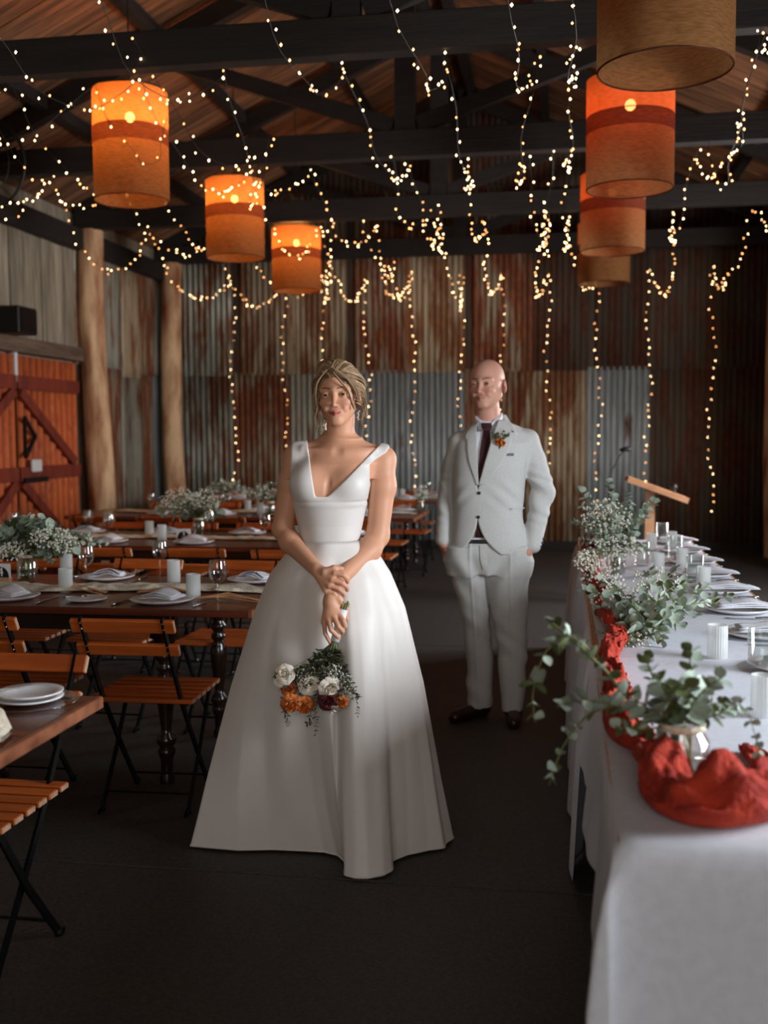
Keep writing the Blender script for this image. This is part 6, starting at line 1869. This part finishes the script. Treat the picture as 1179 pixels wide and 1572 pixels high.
# trousers
def trousers(P):
    def leg(rows, w0, w1):
        z = [gz_(r[0]) for r in rows][::-1]; a = [ghw(r[1], r[2]) for r in rows][::-1]; c = [gct(r[1], r[2]) for r in rows][::-1]
        z[0] = max(z[0], 0.055)
        b = np.interp(z, [0, 0.5, 0.95], [0.080, 0.092, 0.118]); w = np.interp(z, [0, 0.5, 0.95], [w0, w1, 0.0])
        return prof(P, z, a, list(b), c, list(w), 2.2)
    L = leg([(838, 682, 748), (860, 680, 748), (889, 695, 749), (925, 703, 751), (956, 710, 753), (1000, 715, 757), (1050, 716, 757), (1086, 717, 757)], 0.03, 0.01)
    Rr = leg([(838, 742, 812), (860, 740, 819), (889, 744, 812), (925, 752, 811), (956, 758, 810), (1000, 765, 810), (1050, 768, 807), (1092, 771, 804)], -0.04, -0.01)
    hip = prof(P, [gz_(880), gz_(850), gz_(826)], [ghw(690, 812), ghw(684, 816), ghw(694, 808)], [0.11, 0.118, 0.112], [gct(690, 812), gct(684, 816), gct(694, 808)], [0, 0, 0], 2.3)
    d = smin(smin(L, Rr, 0.006), hip, 0.02)
    u, w, v = P[..., 0], P[..., 1], P[..., 2]
    f = 0.0045 * np.sin(v * 42 + u * 30 + 2 * np.sin(v * 13 + u * 9)) * np.exp(-((v - 0.30) / 0.25) ** 2)
    f = f + 0.006 * np.sin(v * 30 - np.abs(u - gct(748, 749)) * 55) * np.exp(-((v - gz_(880)) / 0.10) ** 2)
    d = d + f + 0.002 * nz3(P, 20)
    # front crease
    for (x0, x1) in ((722, 737), (783, 786)):
        cu = np.interp(v, [gz_(1090), gz_(860)], [G(x1, 1090)[0], G(x0, 860)[0]])
        d = d - 0.004 * np.exp(-((u - cu) / 0.006) ** 2) * (w < 0)
    return d
V_, F_ = surf(trousers, (-0.33, -0.16, 0.03), (0.33, 0.18, gz_(822)), 0.0042)
tr_ = np_mesh('trousers', V_, F_, M['suit'], groom, relax=2)
patch(trousers, rowsG([(829, 718, 772), (835, 718, 776)]), 'waistband', M['black'], groom, 0.006, nu=30, thick=0.003)
# fly line
patch(trousers, rowsG([(838, 735.4, 736.4), (860, 736.4, 737.4), (875, 740, 741)]), 'fly_seam', M['suitdark'], tr_, 0.0012, nu=3, thick=0.001)
# shoes
def shoe(hx, hw_, tx, tw):
    h = V3((hx, hw_, 0)); t = V3((tx, tw, 0)); d_ = (t - h) / np.linalg.norm(t - h)
    def f(P):
        q = cap(P, tuple(h + V3((0, 0, 0.038))), tuple(t + V3((0, 0, 0.026)) - d_ * 0.03), 0.040, 0.034)
        q = smin(q, cap(P, tuple(h + V3((0, 0, 0.045))), tuple(h + V3((0, 0, 0.10))), 0.042, 0.040), 0.02)
        q = smax(q, 0.001 - P[..., 2], 0.004)
        return smax(q, P[..., 2] - 0.10, 0.004)
    lo = np.minimum(h, t) - 0.07; hi = np.maximum(h, t) + 0.07; lo[2] = -0.004; hi[2] = 0.12
    return surf(f, lo, hi, 0.004)
hL, hR = G(740, 1090, 0.03), G(788, 1092, -0.04)
V_, F_ = shoe(hL[0], 0.03, hL[0] - 0.155, -0.13); np_mesh('shoe', V_, F_, M['shoe'], groom, relax=2)
V_, F_ = shoe(hR[0], -0.05, hR[0] + 0.0, -0.22); np_mesh('shoe', V_, F_, M['shoe'], groom, relax=2)
# boutonniere
c = G(768, 678, 0); w = float(pj(jacket_solid, [c[0]], [c[2]])[0])
bt = empty('boutonniere', (c[0], w - 0.018, c[2])); bt.parent = groom
for i, (dx, dz, r) in enumerate(((-0.008, 0.0, 0.016), (0.012, -0.006, 0.016), (0.0, 0.012, 0.012))): rose(bt, (dx, -0.004, dz), r, M['petalorange'], 'orange_bloom', (1.4, 0, i), 20 + i, 4, 0.3)
rose(bt, (-0.004, 0.0, 0.02), 0.012, M['petalwhite'], 'white_bloom', (1.4, 0, 0), 31, 3)
stf = {k: MB() for k in ('stem', 'round', 'olive', 'long', 'dark')}
for tx, tz in ((-0.045, 0.045), (-0.02, 0.045), (0.02, 0.055), (0.045, 0.05), (0.06, 0.055), (-0.03, 0.03), (0.03, 0.035)):
    add_stem(bt, [Vector((-0.01, 0.004, -0.06)), Vector((0, 0.002, 0)), Vector((tx, -0.002, tz))], 0.0012, 4, 0.022, ['olive', 'round'], start=0.5, single=False, stuff=stf)
for k, mb in stf.items():
    if mb.v: mb.build({'stem': 'stems', 'round': 'leaves', 'olive': 'olive_leaves', 'long': 'leaves', 'dark': 'leaves'}[k], {'stem': M['stem'], 'round': M['leafdark'], 'olive': M['leafdark'], 'long': M['leafgreen'], 'dark': M['leafblack']}[k], bt, smooth=True, kind='stuff')
